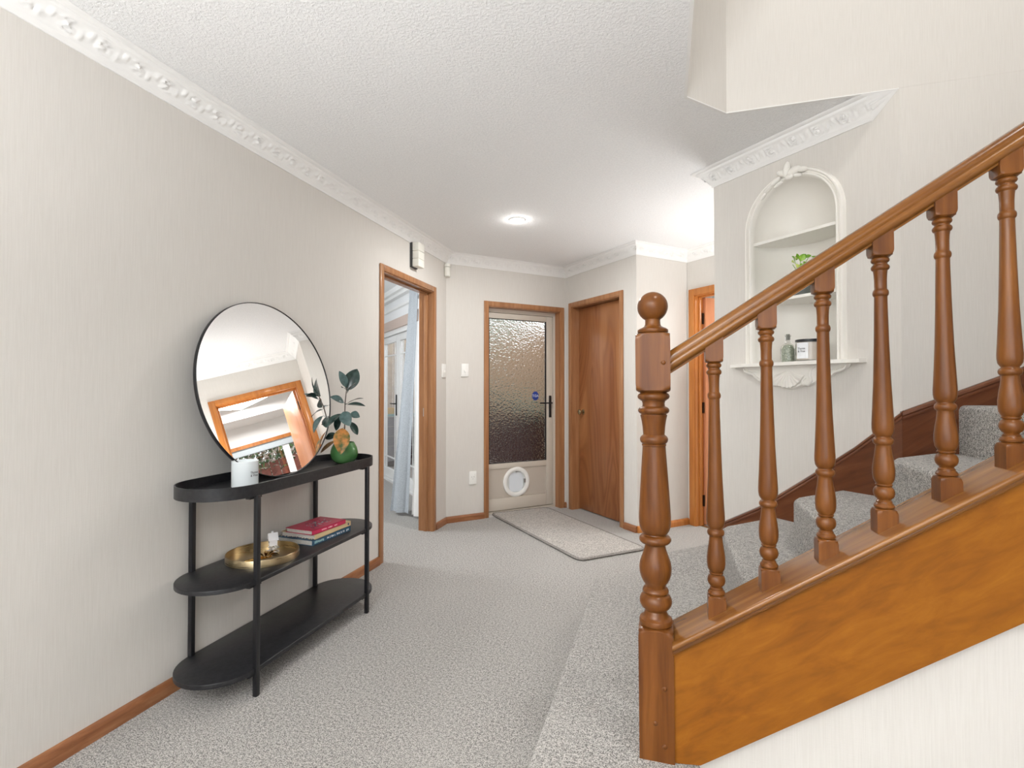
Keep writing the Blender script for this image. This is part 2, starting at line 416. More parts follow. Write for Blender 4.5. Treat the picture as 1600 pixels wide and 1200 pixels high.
# niche wall with arched hole
NR = 0.209; NC = 0.4525; NZ0 = 1.318; NZS = 1.99
def NP(wd, off, z):
    return M_NICHE @ Vector((wd, off, z))
arch = [(NC-NR, NZ0)] + [(NC-NR, z) for z in (1.5, 1.7, 1.85)] + [(NC-NR*cos(t), NZS+NR*sin(t)) for t in [pi*i/32 for i in range(33)]] + [(NC+NR, z) for z in (1.85, 1.7, 1.5)] + [(NC+NR, NZ0)]
bm = bmesh.new()
def loop(bm, pts):
    v = [bm.verts.new(NP(x, 0, z)) for x, z in pts]; return [bm.edges.new((v[i], v[(i+1) % len(v)])) for i in range(len(v))]
es = loop(bm, [(0, 0), (L_NICHE, 0), (L_NICHE, CZ), (0, CZ)]) + loop(bm, arch)
bmesh.ops.triangle_fill(bm, use_beauty=True, edges=es)
for f in bm.faces:
    if f.normal.dot(Vector((-1, -1, 0))) < 0: f.normal_flip()
tag(bm_out('wall_niche', bm, WALL, flip=False), 'cream wall over the lower stairs holding the arched niche', 'wall', kind='structure')

# side room shell (left)
rm = bmesh.new()
RF = frameM((-4.52, 6.996), (1, -1), (-1, -1))     # french wall frame, inner face
LF = (4.52-1.98)/R2
fa, fb = (-3.655+4.52)/R2-0.30, (-2.66+4.52)/R2+0.02  # french opening along wall
for lo, hi in (((0, -0.1, 0), (fa, 0, CZ)), ((fb, -0.1, 0), (LF+0.05, 0, CZ)), ((fa, -0.1, 1.95), (fb, 0, CZ))):
    add_box(rm, lo, hi)
bmesh.ops.transform(rm, matrix=RF, verts=rm.verts)
for lo, hi in (((-6.6, -0.6, 0), (-6.5, 6.5, CZ)), ((-6.5, -0.6, 0), (-1.98, -0.5, CZ))):
    add_box(rm, lo, hi)
add_prism(rm, [(-6.5, 6.5), (-4.52, 6.996), (-4.5, 7.1), (-6.5, 6.6)], 0, CZ)
tag(bm_out('wall_side_room', rm, ROOMWHITE), 'white walls of the side room beyond the left doorway', 'wall', kind='structure')

# far room shell (behind orange doorway)
H = Vector((0.195, 4.79))
FRM = frameM((0.195, 4.79), (1, -1), (1, 1))   # x along, y away from hall
rm = bmesh.new()
WX0, WX1, WV = -0.50, 0.98, 2.3
for lo, hi in (((-1.3, 0.1, 0), (-1.2, WV+0.1, CZ)), ((2.3, 0.1, 0), (2.4, WV+0.1, CZ)), ((-1.2, 0.1, 0), (-0.02, 0.12, CZ)), ((1.32, 0.1, 0), (2.3, 0.2, CZ)),
               ((-1.2, WV, 0), (WX0, WV+0.1, CZ)), ((WX1, WV, 0), (2.3, WV+0.1, CZ)), ((WX0, WV, 0), (WX1, WV+0.1, 0.85)), ((WX0, WV, 1.86), (WX1, WV+0.1, CZ)),
               ((-1.2, 1.75, 2.18), (1.05, WV, CZ))):
    add_box(rm, lo, hi)
bmesh.ops.transform(rm, matrix=FRM, verts=rm.verts)
tag(bm_out('wall_far_room', rm, WHITE), 'white walls of the far room, visible in the mirror', 'wall', kind='structure')

# ------------------------------------------------------------------ cornice
def relief(u, v):
    p = 0.115; k = u/p; h = 0.0
    c = (k % 1.0)*p; y = v*0.055
    flip = 1 if int(math.floor(k)) % 2 == 0 else -1
    cx, cy = 0.058, 0.0275+flip*0.004
    dx, dy = c-cx, y-cy; r = math.hypot(dx, dy); th = math.atan2(dy*flip, dx)
    spiral = (r*1000/9.0 - th/(2*pi)) % 1.0
    if r < 0.021: h += 0.8*math.exp(-((spiral-0.5)/0.22)**2)
    if r < 0.006: h += 0.6
    lf = abs(sin(pi*k*4))*math.exp(-((y-(0.0275+0.012*sin(2*pi*k)))/0.012)**2)
    h += 0.7*lf*(1 if r > 0.019 else 0)
    h += 0.35*max(0, sin(2*pi*u/0.0165+flip*y*120))*math.exp(-((y-0.0275)/0.017)**2)*(1 if r > 0.017 else 0)
    return min(h, 1.2)
CPROF = [(0.0, 2.312, 0), (0.007, 2.312, 0), (0.009, 2.322, 0), (0.015, 2.327, 0)]
NB = 16
for i in range(NB+1):
    t = i/NB; a = t*pi/2
    CPROF.append((0.016+0.046*(0.55*t+0.45*(1-cos(a))), 2.329+0.050*(0.55*t+0.45*sin(a)), 1))
CPROF += [(0.066, 2.383, 0), (0.068, 2.391, 0), (0.086, 2.393, 0), (0.090, 2.3995, 0)]
def cornice(name, path, label, step=0.008, endcut=None, startflat=True):
    n = len(path); P = [Vector(p) for p in path]; bm = bmesh.new()
    ds = [(P[i+1]-P[i]).normalized() for i in range(n-1)]
    rn = [Vector((d.y, -d.x)) for d in ds]
    u0 = 0.0
    for s in range(n-1):
        L = (P[s+1]-P[s]).length
        def kk(i):  # mitre shear at joint i
            if i <= 0 or i >= n-1: return 0.0
            d0, d1 = ds[i-1], ds[i]; ang = d0.cross(d1) if hasattr(d0, 'cross') else 0
            cr = d0.x*d1.y-d0.y*d1.x; dt = d0.dot(d1)
            return -cr/(1+dt)   # >0 : turns right
        ks, ke = kk(s), kk(s+1)
        m = max(2, int(L/step)); rows = []
        for i in range(m+1):
            t = i/m; row = []
            for j, (off, z, rel) in enumerate(CPROF):
                a0 = ks*off; a1 = L-ke*off
                if endcut is not None and s == n-2: a1 = L-off-(CZ-z)*endcut
                x = a0+(a1-a0)*t
                o2, z2 = off, z
                if rel:
                    v = (j-4)/NB; h = relief(u0+x, v)*0.0085*min(1, 4*v, 4*(1-v)); o2 += h*0.7; z2 -= h*0.7
                q = P[s]+ds[s]*x+rn[s]*o2
                row.append(bm.verts.new((q.x, q.y, z2)))
            rows.append(row)
        for A, B in zip(rows, rows[1:]):
            for j in range(len(A)-1): bm.faces.new((A[j], A[j+1], B[j+1], B[j]))
        if endcut is not None and s == n-2:
            cpt = P[s]+ds[s]*L; cv = bm.verts.new((cpt.x, cpt.y, CZ)); E = rows[-1]
            for j in range(len(E)-1): bm.faces.new((E[j], E[j+1], cv))
        u0 += L
    return tag(bm_out(name, bm, PLASTER, smooth=60), label, 'cornice', kind='structure')
cornice('trim_2', [(-1.866, 0.4), (-1.866, 4.203), (-0.958, 5.111), (-0.222, 4.375), (0.195, 4.79), (1.105, 3.88)], 'white scroll moulded cornice along left wall and around the entry doors')
cornice('trim_3', [(-1.866, -2.6), (-1.866, 0.4)], 'plain continuation of the cornice behind the photographer', step=0.05)
cornice('trim_4', [(1.105, 3.88), (0.267, 3.04), (0.907, 2.40)], 'white scroll moulded cornice above the arched niche', endcut=1.1, step=0.005)

# ------------------------------------------------------------------ skirtings
def skirt(name, M, x0, x1, label, material=SKIRTW, h=0.055, t=0.018):
    prof = [(0, 0), (t, 0), (t, h*0.6), (t*0.85, h*0.82), (t*0.5, h*0.96), (0, h)]
    bm = bmesh.new(); A = [bm.verts.new((x0, y, z)) for y, z in prof]; B = [bm.verts.new((x1, y, z)) for y, z in prof]
    for i in range(len(prof)): bm.faces.new((A[i], B[i], B[(i+1) % len(prof)], A[(i+1) % len(prof)]))
    bm.faces.new(A); bm.faces.new(B[::-1])
    bmesh.ops.transform(bm, matrix=M, verts=bm.verts)
    return tag(bm_out(name, bm, material, smooth=30), label, 'skirting', kind='structure')
skirt('baseboard_left', M_LEFT, -2.6, 3.083, 'reddish brown timber skirting below the console table')
skirt('baseboard_left_far', M_LEFT, 3.977, 4.203+0.007, 'short timber skirting between left doorway and corner')
skirt('baseboard_front', M_FRONT, 0.0, 0.37, 'timber skirting left of the front door')
skirt('baseboard_front_right', M_FRONT, 1.262, L_FRONT, 'sliver of timber skirting right of the front door')
skirt('baseboard_closet', M_WOOD, 0.885, L_WOOD+0.0, 'short timber skirting right of the flush timber door')
skirt('baseboard_jog', M_JOG, 0.0, L_JOG, 'timber skirting behind the newel post', ORANGEW)

# ------------------------------------------------------------------ door frames
def door_frame(root, M, a, b, top, material, depth=0.13, aw=0.045, proud=0.014, stop=0.06):
    """architrave + jamb lining + stop for an opening a..b"""
    for nm, lo, hi in (('architrave', (a-aw, 0, 0), (a, proud, top+aw)), ('architrave', (b, 0, 0), (b+aw, proud, top+aw)), ('architrave', (a, 0, top), (b, proud, top+aw))):
        box(nm, lo, hi, material, root, bev=0.004, M=M)
    jt = 0.006
    for nm, lo, hi in (('jamb', (a-0.002, -depth, 0), (a+jt, 0.004, top)), ('jamb', (b-jt, -depth, 0), (b+0.002, 0.004, top)), ('head_jamb', (a, -depth, top-jt), (b, 0.004, top+0.002))):
        box(nm, lo, hi, material, root, M=M)
    if stop:
        for lo, hi in (((a+jt, -stop-0.03, 0), (a+jt+0.012, -stop, top-jt)), ((b-jt-0.012, -stop-0.03, 0), (b-jt, -stop, top-jt)), ((a+jt, -stop-0.03, top-jt-0.012), (b-jt, -stop, top-jt))):
            box('door_stop', lo, hi, material, root, bev=0.002, M=M)

# door_1: open doorway in left wall
r = tag(empty('door_1', (-1.866, 3.53, 0)), 'open timber doorway in the left wall with no door leaf', 'doorway', kind='structure')
r_inv = Matrix.Translation((1.866, -3.53, 0))
door_frame(r, r_inv @ M_LEFT, DOOR_L[0], DOOR_L[1], 2.008, TRIMW, depth=0.125, stop=0.045)
bm = bmesh.new(); add_box(bm, (3.9225, -0.085, 0.96), (3.925, -0.055, 1.03)); bmesh.ops.transform(bm, matrix=r_inv @ M_LEFT, verts=bm.verts)
o = bm_out('strike_plate', bm, STEEL, r); o['label'] = 'small steel strike plate on the far jamb'

# door_2: glazed front door
r = tag(empty('door_2', (-1.29, 4.78, 0)), 'beige glazed front door with hammered glass and round pet flap', 'front door', kind='structure')
RI = Matrix.Translation((1.29, -4.78, 0)) @ M_FRONT
door_frame(r, RI, 0.415, 1.215, 1.965, TRIMW, depth=0.14, stop=0)
a, b, y0, y1 = 0.428, 1.205, -0.125, -0.085
leaf = empty('leaf'); leaf.parent = r
GX0, GX1, GZ0, GZ1 = 0.463, 1.108, 0.478, 1.868
# aluminium sash frame
box('bottom_sill', (0.42, -0.14, 0), (1.21, -0.08, 0.022), BEIGE, r, M=RI)
boxes('outer_frame', [((0.421, -0.135, 0.02), (0.437, -0.078, 1.96)), ((1.184, -0.135, 0.02), (1.209, -0.078, 1.96)), ((0.437, -0.135, 1.925), (1.184, -0.078, 1.96))], BEIGE, r, M=RI)
for nm, lo, hi, mt in (('stile', (0.44, y0, 0.03), (GX0, y1, 1.92), BEIGE), ('stile', (GX1, y0, 0.03), (1.181, y1, 1.92), BEIGE),
                   ('rail', (GX0, y0, GZ1), (GX1, y1, 1.92), BEIGE), ('rail', (GX0, y0, 0.425), (GX1, y1, GZ0), BEIGE), ('rail', (GX0, y0, 0.03), (GX1, y1, 0.145), BEIGE)):
    box(nm, lo, hi, mt, leaf, bev=0.003, M=RI)
# lower panel with round hole
PC = (0.765, 0.288); PRr = 0.118
bm = bmesh.new()
def lp(pts, y):
    v = [bm.verts.new((x, y, z)) for x, z in pts]; return v, [bm.edges.new((v[i], v[(i+1) % len(v)])) for i in range(len(v))]
v1, e1 = lp([(GX0, 0.147), (GX1, 0.147), (GX1, 0.423), (GX0, 0.423)], -0.095)
v2, e2 = lp([(PC[0]+PRr*cos(2*pi*i/32), PC[1]+PRr*sin(2*pi*i/32)) for i in range(32)], -0.095)
bmesh.ops.triangle_fill(bm, use_beauty=True, edges=e1+e2)
ex = bmesh.ops.extrude_face_region(bm, geom=list(bm.faces))
bmesh.ops.translate(bm, vec=(0, -0.02, 0), verts=[g for g in ex['geom'] if isinstance(g, bmesh.types.BMVert)])
bmesh.ops.transform(bm, matrix=RI, verts=bm.verts)
bm_out('lower_panel', bm, BEIGE2, leaf)
def glass_pane(name, x0, x1, z0, z1, y, t, material, parent, M):
    return box(name, (x0, y-t, z0), (x1, y, z1), material, parent, M=M)
g = glass_pane('glass_pane', GX0, GX1, GZ0, GZ1, -0.098, 0.008, OBSCURE, leaf, RI); g['label'] = 'hammered obscure glass pane'
# glazing beads (dark on right)
boxes('glazing_bead', [((GX0, -0.098, GZ0), (GX0+0.006, -0.083, GZ1)), ((GX1-0.012, -0.098, GZ0), (GX1-0.002, -0.0835, GZ1)), ((GX0, -0.098, GZ0), (GX1, -0.086, GZ0+0.006)), ((GX0, -0.098, GZ1-0.006), (GX1, -0.086, GZ1))], BLACKM, leaf, M=RI)
# handle
box('handle_plate', (1.136, y1, 0.905), (1.162, y1+0.010, 1.125), BLACKM, leaf, bev=0.002, M=RI)
bm = bmesh.new(); add_box(bm, (1.008, y1+0.034, 1.044), (1.156, y1+0.046, 1.058), None, 0.003); add_box(bm, (1.143, y1+0.008, 1.044), (1.156, y1+0.04, 1.058))
bmesh.ops.transform(bm, matrix=RI, verts=bm.verts); bm_out('lever_handle', bm, BLACKM, leaf)
# sticker, octagonal blue, printed to be read from outside
SX, SZ, SY = 0.985, 1.122, -0.0965
bm = bmesh.new(); vs = [bm.verts.new((SX+0.043*cos(pi/8+i*pi/4)*0.93, SY, SZ+0.047*sin(pi/8+i*pi/4))) for i in range(8)]; bm.faces.new(vs)
e = bmesh.ops.extrude_face_region(bm, geom=bm.faces[:]); bmesh.ops.translate(bm, vec=(0, 0.0008, 0), verts=[q for q in e['geom'] if isinstance(q, bmesh.types.BMVert)])
bmesh.ops.transform(bm, matrix=RI, verts=bm.verts)
st = bm_out('window_sticker', bm, mat('sticker_blue', (0.02, 0.05, 0.28), 0.5), leaf); st['label'] = 'blue octagonal security sticker on the glass'
def text(s, size, M, material, parent, name='lettering', extrude=0.0003, align='CENTER', spacing=1.0):
    cu = bpy.data.curves.new(name, 'FONT'); cu.body = s; cu.size = size; cu.extrude = extrude; cu.align_x = align; cu.align_y = 'CENTER'
    cu.resolution_u = 3; cu.space_line = spacing
    t_ = bpy.data.objects.new('t', cu); COL.objects.link(t_); bpy.context.view_layer.update()
    me = bpy.data.meshes.new_from_object(t_.evaluated_get(bpy.context.evaluated_depsgraph_get()))
    bpy.data.objects.remove(t_); me.transform(M); me.materials.clear()
    return link(name, me, material, parent)
# the glass sticker reads from outside, so it is reversed from the hall
TM = RI @ Matrix.Translation((SX, SY+0.0014, SZ-0.002)) @ Matrix.Rotation(radians(90), 4, 'X') @ Matrix.Scale(-1, 4, (1, 0, 0))
text('ADT', 0.036, RI @ Matrix(((-1, 0, 0, SX), (0, 0, 1, SY+0.0014), (0, 1, 0, SZ), (0, 0, 0, 1))), mat('sticker_white', (0.75, 0.8, 0.9), 0.5), st)
# pet flap
def ring_xz(name, cx, cz, r0, r1, ya, yb, material, parent, M, n=48, bulge=0.006):
    bm = bmesh.new(); prof = [(r0, ya), (r0, yb-bulge), (r0+(r1-r0)*0.25, yb), (r0+(r1-r0)*0.75, yb), (r1, yb-bulge), (r1, ya)]
    rows = [[bm.verts.new((cx+rr*cos(2*pi*i/n), y, cz+rr*sin(2*pi*i/n))) for rr, y in prof] for i in range(n)]
    for i in range(n):
        A, B = rows[i], rows[(i+1) % n]
        for j in range(len(prof)): bm.faces.new((A[j], A[(j+1) % 6], B[(j+1) % 6], B[j]))
    bmesh.ops.transform(bm, matrix=M, verts=bm.verts); return bm_out(name, bm, material, parent, 50)
pf = ring_xz('pet_flap', PC[0], PC[1], 0.105, 0.145, -0.097, -0.078, PLAST, leaf, RI); pf['label'] = 'round white plastic pet flap surround'
FLAPM = mat('milky_flap_plastic', (0.95, 0.97, 1.0), 0.3, trans=0.0)
k = N(FLAPM); tr = k.n('ShaderNodeBsdfTranslucent'); tr.inputs[0].default_value = (0.96, 0.98, 1, 1); mx = k.n('ShaderNodeMixShader'); mx.inputs[0].default_value = 0.8
k.l(k.b.outputs[0], mx.inputs[1]); k.l(tr.outputs[0], mx.inputs[2]); k.l(mx.outputs[0], k.t.nodes['Material Output'].inputs[0])
bm = bmesh.new()
pts = []
for i in range(40):
    t = 2*pi*i/40; cx_, cz_ = cos(t), sin(t); p = 4.0
    q = (abs(cx_)**p+abs(cz_)**p)**(-1/p); pts.append((PC[0]+cx_*q*0.078, PC[1]-0.004+cz_*q*0.092))
vs = [bm.verts.new((x, -0.100, z)) for x, z in pts]; bm.faces.new(vs)
bmesh.ops.transform(bm, matrix=RI, verts=bm.verts); bm_out('flap', bm, FLAPM, leaf)
bm = bmesh.new(); rows = []
for (x, z) in pts:
    rows.append([bm.verts.new((x, -0.102, z)), bm.verts.new((x, -0.093, z))])
outer = [(PC[0]+0.107*cos(2*pi*i/40), PC[1]+0.107*sin(2*pi*i/40)) for i in range(40)]
for i, (x, z) in enumerate(outer): rows[i] += [bm.verts.new((x, -0.093, z)), bm.verts.new((x, -0.102, z))]
for i in range(40):
    A, B = rows[i], rows[(i+1) % 40]
    for j in range(4): bm.faces.new((A[j], A[(j+1) % 4], B[(j+1) % 4], B[j]))
bmesh.ops.transform(bm, matrix=RI, verts=bm.verts); bm_out('flap_frame', bm, mat('grey_flap_frame', (0.62, 0.64, 0.63), 0.4), leaf)
bm = bmesh.new(); add_box(bm, (PC[0]+0.082, -0.094, PC[1]-0.012), (PC[0]+0.1, -0.082, PC[1]+0.024), None, 0.002); add_box(bm, (PC[0]-0.006, -0.094, PC[1]+0.092), (PC[0]+0.012, -0.086, PC[1]+0.1))
bmesh.ops.transform(bm, matrix=RI, verts=bm.verts); bm_out('flap_latch', bm, STEEL, leaf)

# door_3: flush timber door
r = tag(empty('door_3', (-0.62, 4.77, 0)), 'closed flush timber door with flame grain veneer and brass knob', 'door', kind='structure')
WI = Matrix.Translation((0.62, -4.77, 0)) @ M_WOOD
door_frame(r, WI, 0.112, 0.835, 2.0, TRIMW, depth=0.13, stop=0)
box('leaf', (0.121, -0.115, 0.01), (0.826, -0.08, 1.99), VENEER, r, bev=0.002, M=WI)
boxes('back_stop', [((0.121, -0.128, 0), (0.826, -0.118, 1.995))], DARKP, r, M=WI)
KM = WI @ Matrix.Translation((0.185, -0.08, 0.965)) @ Matrix.Rotation(radians(-90), 4, 'X')
kn = lathe('door_knob', [(0, 0.026), (0.003, 0.027), (0.006, 0.022), (0.01, 0.010), (0.026, 0.009), (0.031, 0.018), (0.04, 0.026), (0.05, 0.026), (0.057, 0.018), (0.059, 0.006), (0.059, 0.0)], BRONZE, r, M=KM)
kn['label'] = 'small round aged brass knob'

# door_4: orange doorway, leaf swung into the far room
r = tag(empty('door_4', (0.55, 4.43, 0)), 'orange varnished doorway behind the balusters, its door standing open', 'door', kind='structure')
FI = Matrix.Translation((-0.55, -4.43, 0)) @ M_FAR
door_frame(r, FI, 0.085, 0.885, 2.005, ORANGEW, depth=0.12, aw=0.06, stop=0.035)
# leaf: hinged at x=0.1, swings away (negative y), opened ~86 deg
LM = FI @ Matrix.Translation((0.108, -0.085, 0)) @ Matrix.Rotation(radians(-84), 4, 'Z')
lf = box('leaf', (0.004, -0.018, 0.012), (0.775, 0.018, 1.99), ORANGED, r, bev=0.002, M=LM)
for hz in (0.17, 0.98, 1.76):
    h = boxes('hinge', [((0.093, -0.083, hz), (0.112, -0.070, hz+0.095))], HINGE, r, M=FI); h['label'] = 'dark bronze butt hinge'
box('carpet_bar', (0.09, -0.07, 0.0), (0.88, -0.04, 0.006), BRONZE, r, M=FI)

# far room window (door_4 sight line, in the mirror)
r = tag(empty('window_1', (0, 0, 0)), 'timber framed far room window, seen reflected in the mirror', 'window', kind='structure')
fr = [((WX0-0.05, -0.02, 0.80), (WX0+0.0, 0.0, 1.91)), ((WX1, -0.02, 0.80), (WX1+0.05, 0.0, 1.91)), ((WX0, -0.02, 1.86), (WX1, 0.0, 1.91)), ((WX0, -0.03, 0.80), (WX1, 0.0, 0.85))]
WM = FRM @ Matrix.Translation((0, WV, 0))
for lo, hi in fr: box('window_architrave', lo, hi, ORANGEW, r, M=WM)
sash = [((WX0, 0.03, 0.85), (WX0+0.05, 0.07, 1.86)), ((WX1-0.05, 0.03, 0.85), (WX1, 0.07, 1.86)), ((WX0+0.05, 0.03, 1.80), (WX1-0.05, 0.07, 1.86)), ((WX0+0.05, 0.03, 0.85), (WX1-0.05, 0.07, 0.92)), ((0.15, 0.02, 0.92), (0.24, 0.08, 1.80))]
for lo, hi in sash: box('sash', lo, hi, WHITE, r, M=WM)
box('pane', (WX0+0.05, 0.045, 0.92), (0.15, 0.05, 1.80), GLASS, r, M=WM); box('pane', (0.24, 0.045, 0.92), (WX1-0.05, 0.05, 1.80), GLASS, r, M=WM)
box('blind', (WX0+0.04, -0.005, 1.76), (WX1-0.04, 0.03, 1.845), mat('grey_blind', (0.5, 0.56, 0.6), 0.7), r, bev=0.01, M=WM)

# door_5: french doors of side room
r = tag(empty('door_5', (-3.2, 5.6, 0)), 'white gridded french doors seen through the left doorway', 'french doors', kind='structure')
RFI = Matrix.Translation((3.2, -5.6, 0)) @ RF
fx = lambda Y: (6.996-Y)/R2
xm = fx(5.68)
xa, xb = xm-0.76, xm+0.76
for lo, hi in (((fa, -0.09, 0), (xa, -0.0, 1.95)), ((xb, -0.09, 0), (fb, 0.0, 1.95)), ((xa, -0.09, 1.88), (xb, 0.0, 1.95)), ((xa, -0.09, 0), (xb, 0, 0.03))):
    if hi[0] > lo[0]: box('door_frame', lo, hi, WHITE, r, M=RFI)
box('head_board', (fa-0.1, 0, 1.935), (fb+0.3, 0.03, 2.05), mat('pinkish_head_board', (0.60, 0.48, 0.42), 0.5), r, M=RFI)
for sx, lx0, lx1 in ((0, xa+0.005, xm-0.002), (1, xm+0.002, xb-0.005)):
    lfe = empty('leaf'); lfe.parent = r
    sw = 0.085
    for nm, lo, hi in (('stile', (lx0, -0.07, 0.035), (lx0+sw, -0.03, 1.875)), ('stile', (lx1-sw, -0.07, 0.035), (lx1, -0.03, 1.875)), ('rail', (lx0+sw, -0.07, 1.79), (lx1-sw, -0.03, 1.875)), ('rail', (lx0+sw, -0.07, 0.035), (lx1-sw, -0.03, 0.15))):
        box(nm, lo, hi, WHITE, lfe, bev=0.003, M=RFI)
    for xx in (lx0+sw+0.1, lx1-sw-0.1): box('muntin', (xx-0.007, -0.055, 0.15), (xx+0.007, -0.042, 1.79), WHITE, lfe, M=RFI)
    for zz in (0.30, 1.63): box('muntin', (lx0+sw, -0.0555, zz-0.008), (lx1-sw, -0.0415, zz+0.008), WHITE, lfe, M=RFI)
    box('glass_pane', (lx0+sw, -0.051, 0.15), (lx1-sw, -0.047, 1.79), GLASS, lfe, M=RFI)
    if sx == 0:
        bm = bmesh.new(); add_box(bm, (lx1-0.055, -0.03, 0.86), (lx1-0.03, -0.018, 1.12)); add_box(bm, (lx1-0.17, 0.008, 1.0), (lx1-0.035, 0.02, 1.014)); add_box(bm, (lx1-0.048, -0.02, 1.0), (lx1-0.035, 0.02, 1.014))
        bmesh.ops.transform(bm, matrix=RFI, verts=bm.verts); h = bm_out('handle', bm, BLACKM, lfe); h['label'] = 'black lever handle on a long plate'
# side room cornice and pelmet strip
boxes('trim_5', [((0, 0, 2.30), (LF, 0.05, 2.34)), ((0, 0, 2.34), (LF, 0.10, 2.40)), ((0, 0, 2.17), (LF-0.2, 0.035, 2.20))], WHITE, M=RF)
tag(bpy.data.objects['trim_5'], 'white stepped cornice above the french doors', 'cornice', kind='structure')

# ------------------------------------------------------------------ niche unit
r = tag(empty('arched_niche', NP(NC, 0, NZ0)), 'white plaster arched wall niche with two curved shelves and shell apron', 'niche')
NI = Matrix.Translation(-NP(NC, 0, NZ0)) @ M_NICHE
# recess: half cylinder + quarter sphere
bm = bmesh.new(); rows = []
NA = 32
for z in [NZ0-0.004, 1.45, 1.6, 1.75, 1.9]: rows.append([(NC-NR*cos(pi*i/NA), -NR*sin(pi*i/NA), z) for i in range(NA+1)])
for q in range(17):
    e = pi/2*q/16; rows.append([(NC-NR*cos(pi*i/NA)*cos(e) if False else NC-NR*cos(pi*i/NA), 0, 0) for i in range(NA+1)]); rows.pop()
    rr = NR
    row = []
    for i in range(NA+1):
        a = pi*i/NA  # direction vector on sphere: lerp elevation so that back hemisphere meets arch
        x = -cos(a)*cos(e); y = -sin(a)*cos(e); z = sin(e)
        row.append((NC+rr*x, rr*y, NZS+rr*z))
    rows.append(row)
V = [[bm.verts.new(p) for p in row] for row in rows]
for A, B in zip(V, V[1:]):
    for i in range(NA): bm.faces.new((A[i], A[i+1], B[i+1], B[i]))
bmesh.ops.remove_doubles(bm, verts=bm.verts, dist=1e-5)
bm.faces.new([v for v in bm.verts if abs(v.co.z-(NZ0-0.004)) < 1e-4]) if False else None
bmesh.ops.transform(bm, matrix=NI, verts=bm.verts)
bm_out('recess', bm, CREAM, r, 50)
# surround moulding
fw = 0.038
prof = [(-0.004, -0.01), (-0.002, 0.010), (0.004, 0.018), (0.010, 0.018), (0.014, 0.010), (0.019, 0.009), (0.024, 0.022), (0.031, 0.022), (0.036, 0.012), (fw, 0.0)]
path = [((NC-NR, NZ0), (-1, 0)), ((NC-NR, NZS), (-1, 0))] + [((NC-NR*cos(t), NZS+NR*sin(t)), (-cos(t), sin(t))) for t in [pi*i/40 for i in range(1, 40)]] + [((NC+NR, NZS), (1, 0)), ((NC+NR, NZ0), (1, 0))]
bm = bmesh.new(); V = [[bm.verts.new((p[0]+n[0]*t, h, p[1]+n[1]*t)) for t, h in prof] for p, n in path]
for A, B in zip(V, V[1:]):
    for j in range(len(prof)-1): bm.faces.new((A[j], A[j+1], B[j+1], B[j]))
bmesh.ops.transform(bm, matrix=NI, verts=bm.verts)
bm_out('arch_moulding', bm, CREAM, r, 40)
for zt in (1.636, 1.936):
    bm = bmesh.new(); rr = NR-0.0005
    pts = [(NC-rr*cos(pi*i/24), -rr*sin(pi*i/24)) for i in range(25)]
    add_prism(bm, pts, zt-0.014, zt); bmesh.ops.transform(bm, matrix=NI, verts=bm.verts); bm_out('shelf', bm, CREAM, r)
# ledge: stepped front with rounded ends
LEDZ = NZ0
bm = bmesh.new()
pts = [(0.128, 0.0), (0.135, 0.045), (0.20, 0.062), (0.225, 0.075), (0.68, 0.075), (0.705, 0.062), (0.77, 0.045), (0.777, 0.0)] + [(NC+NR*cos(pi*i/24), -NR*sin(pi*i/24)-0.0) for i in range(0, 25)]
add_prism(bm, pts, LEDZ-0.016, LEDZ); bmesh.ops.transform(bm, matrix=NI, verts=bm.verts); bm_out('ledge', bm, CREAM, r)
# apron
bm = bmesh.new()
top = LEDZ-0.016
half = [(0.262, 0.0), (0.255, -0.018), (0.235, -0.032), (0.205, -0.040), (0.185, -0.058), (0.160, -0.072), (0.130, -0.074), (0.112, -0.090), (0.085, -0.100), (0.06, -0.096), (0.035, -0.108), (0.0, -0.116)]
outl = [(NC-x, top+z) for x, z in half] + [(NC+x, top+z) for x, z in half[::-1][1:]]
a = [bm.verts.new((x, 0.0, z)) for x, z in outl]; b = [bm.verts.new((NC+(x-NC)*0.96, 0.02, top+(z-top)*0.93)) for x, z in outl]
n = len(outl)
bm.faces.new(b)
for i in range(n): bm.faces.new((a[i], a[(i+1) % n], b[(i+1) % n], b[i]))
bmesh.ops.transform(bm, matrix=NI, verts=bm.verts); bm_out('apron', bm, CREAM, r, 60)
# scrolls on the apron
bm = bmesh.new()
for s in (-1, 1):
    def T(pts): return [(NC+s*x, 0.022, top+z) for x, z in pts]
    add_tube(bm, T([(0.252, -0.006), (0.246, -0.020), (0.225, -0.030), (0.2, -0.036), (0.186, -0.050), (0.165, -0.066), (0.14, -0.068), (0.128, -0.058), (0.134, -0.047), (0.147, -0.05)]), [0.004, 0.006, 0.0075, 0.007, 0.007, 0.008, 0.007, 0.006, 0.005, 0.003], 8, up=(0, 1, 0))
    add_tube(bm, T([(0.232, -0.010), (0.215, -0.020), (0.185, -0.022), (0.16, -0.032), (0.15, -0.045)]), [0.003, 0.004, 0.005, 0.004, 0.002], 8, up=(0, 1, 0))
    add_tube(bm, T([(0.118, -0.012), (0.10, -0.02), (0.092, -0.045), (0.10, -0.075), (0.085, -0.092), (0.062, -0.086), (0.06, -0.068), (0.075, -0.062)]), [0.003, 0.006, 0.008, 0.008, 0.009, 0.008, 0.006, 0.003], 8, up=(0, 1, 0))
bmesh.ops.transform(bm, matrix=NI, verts=bm.verts); bm_out('scroll_carving', bm, CREAM, r, 70)['kind'] = 'stuff'
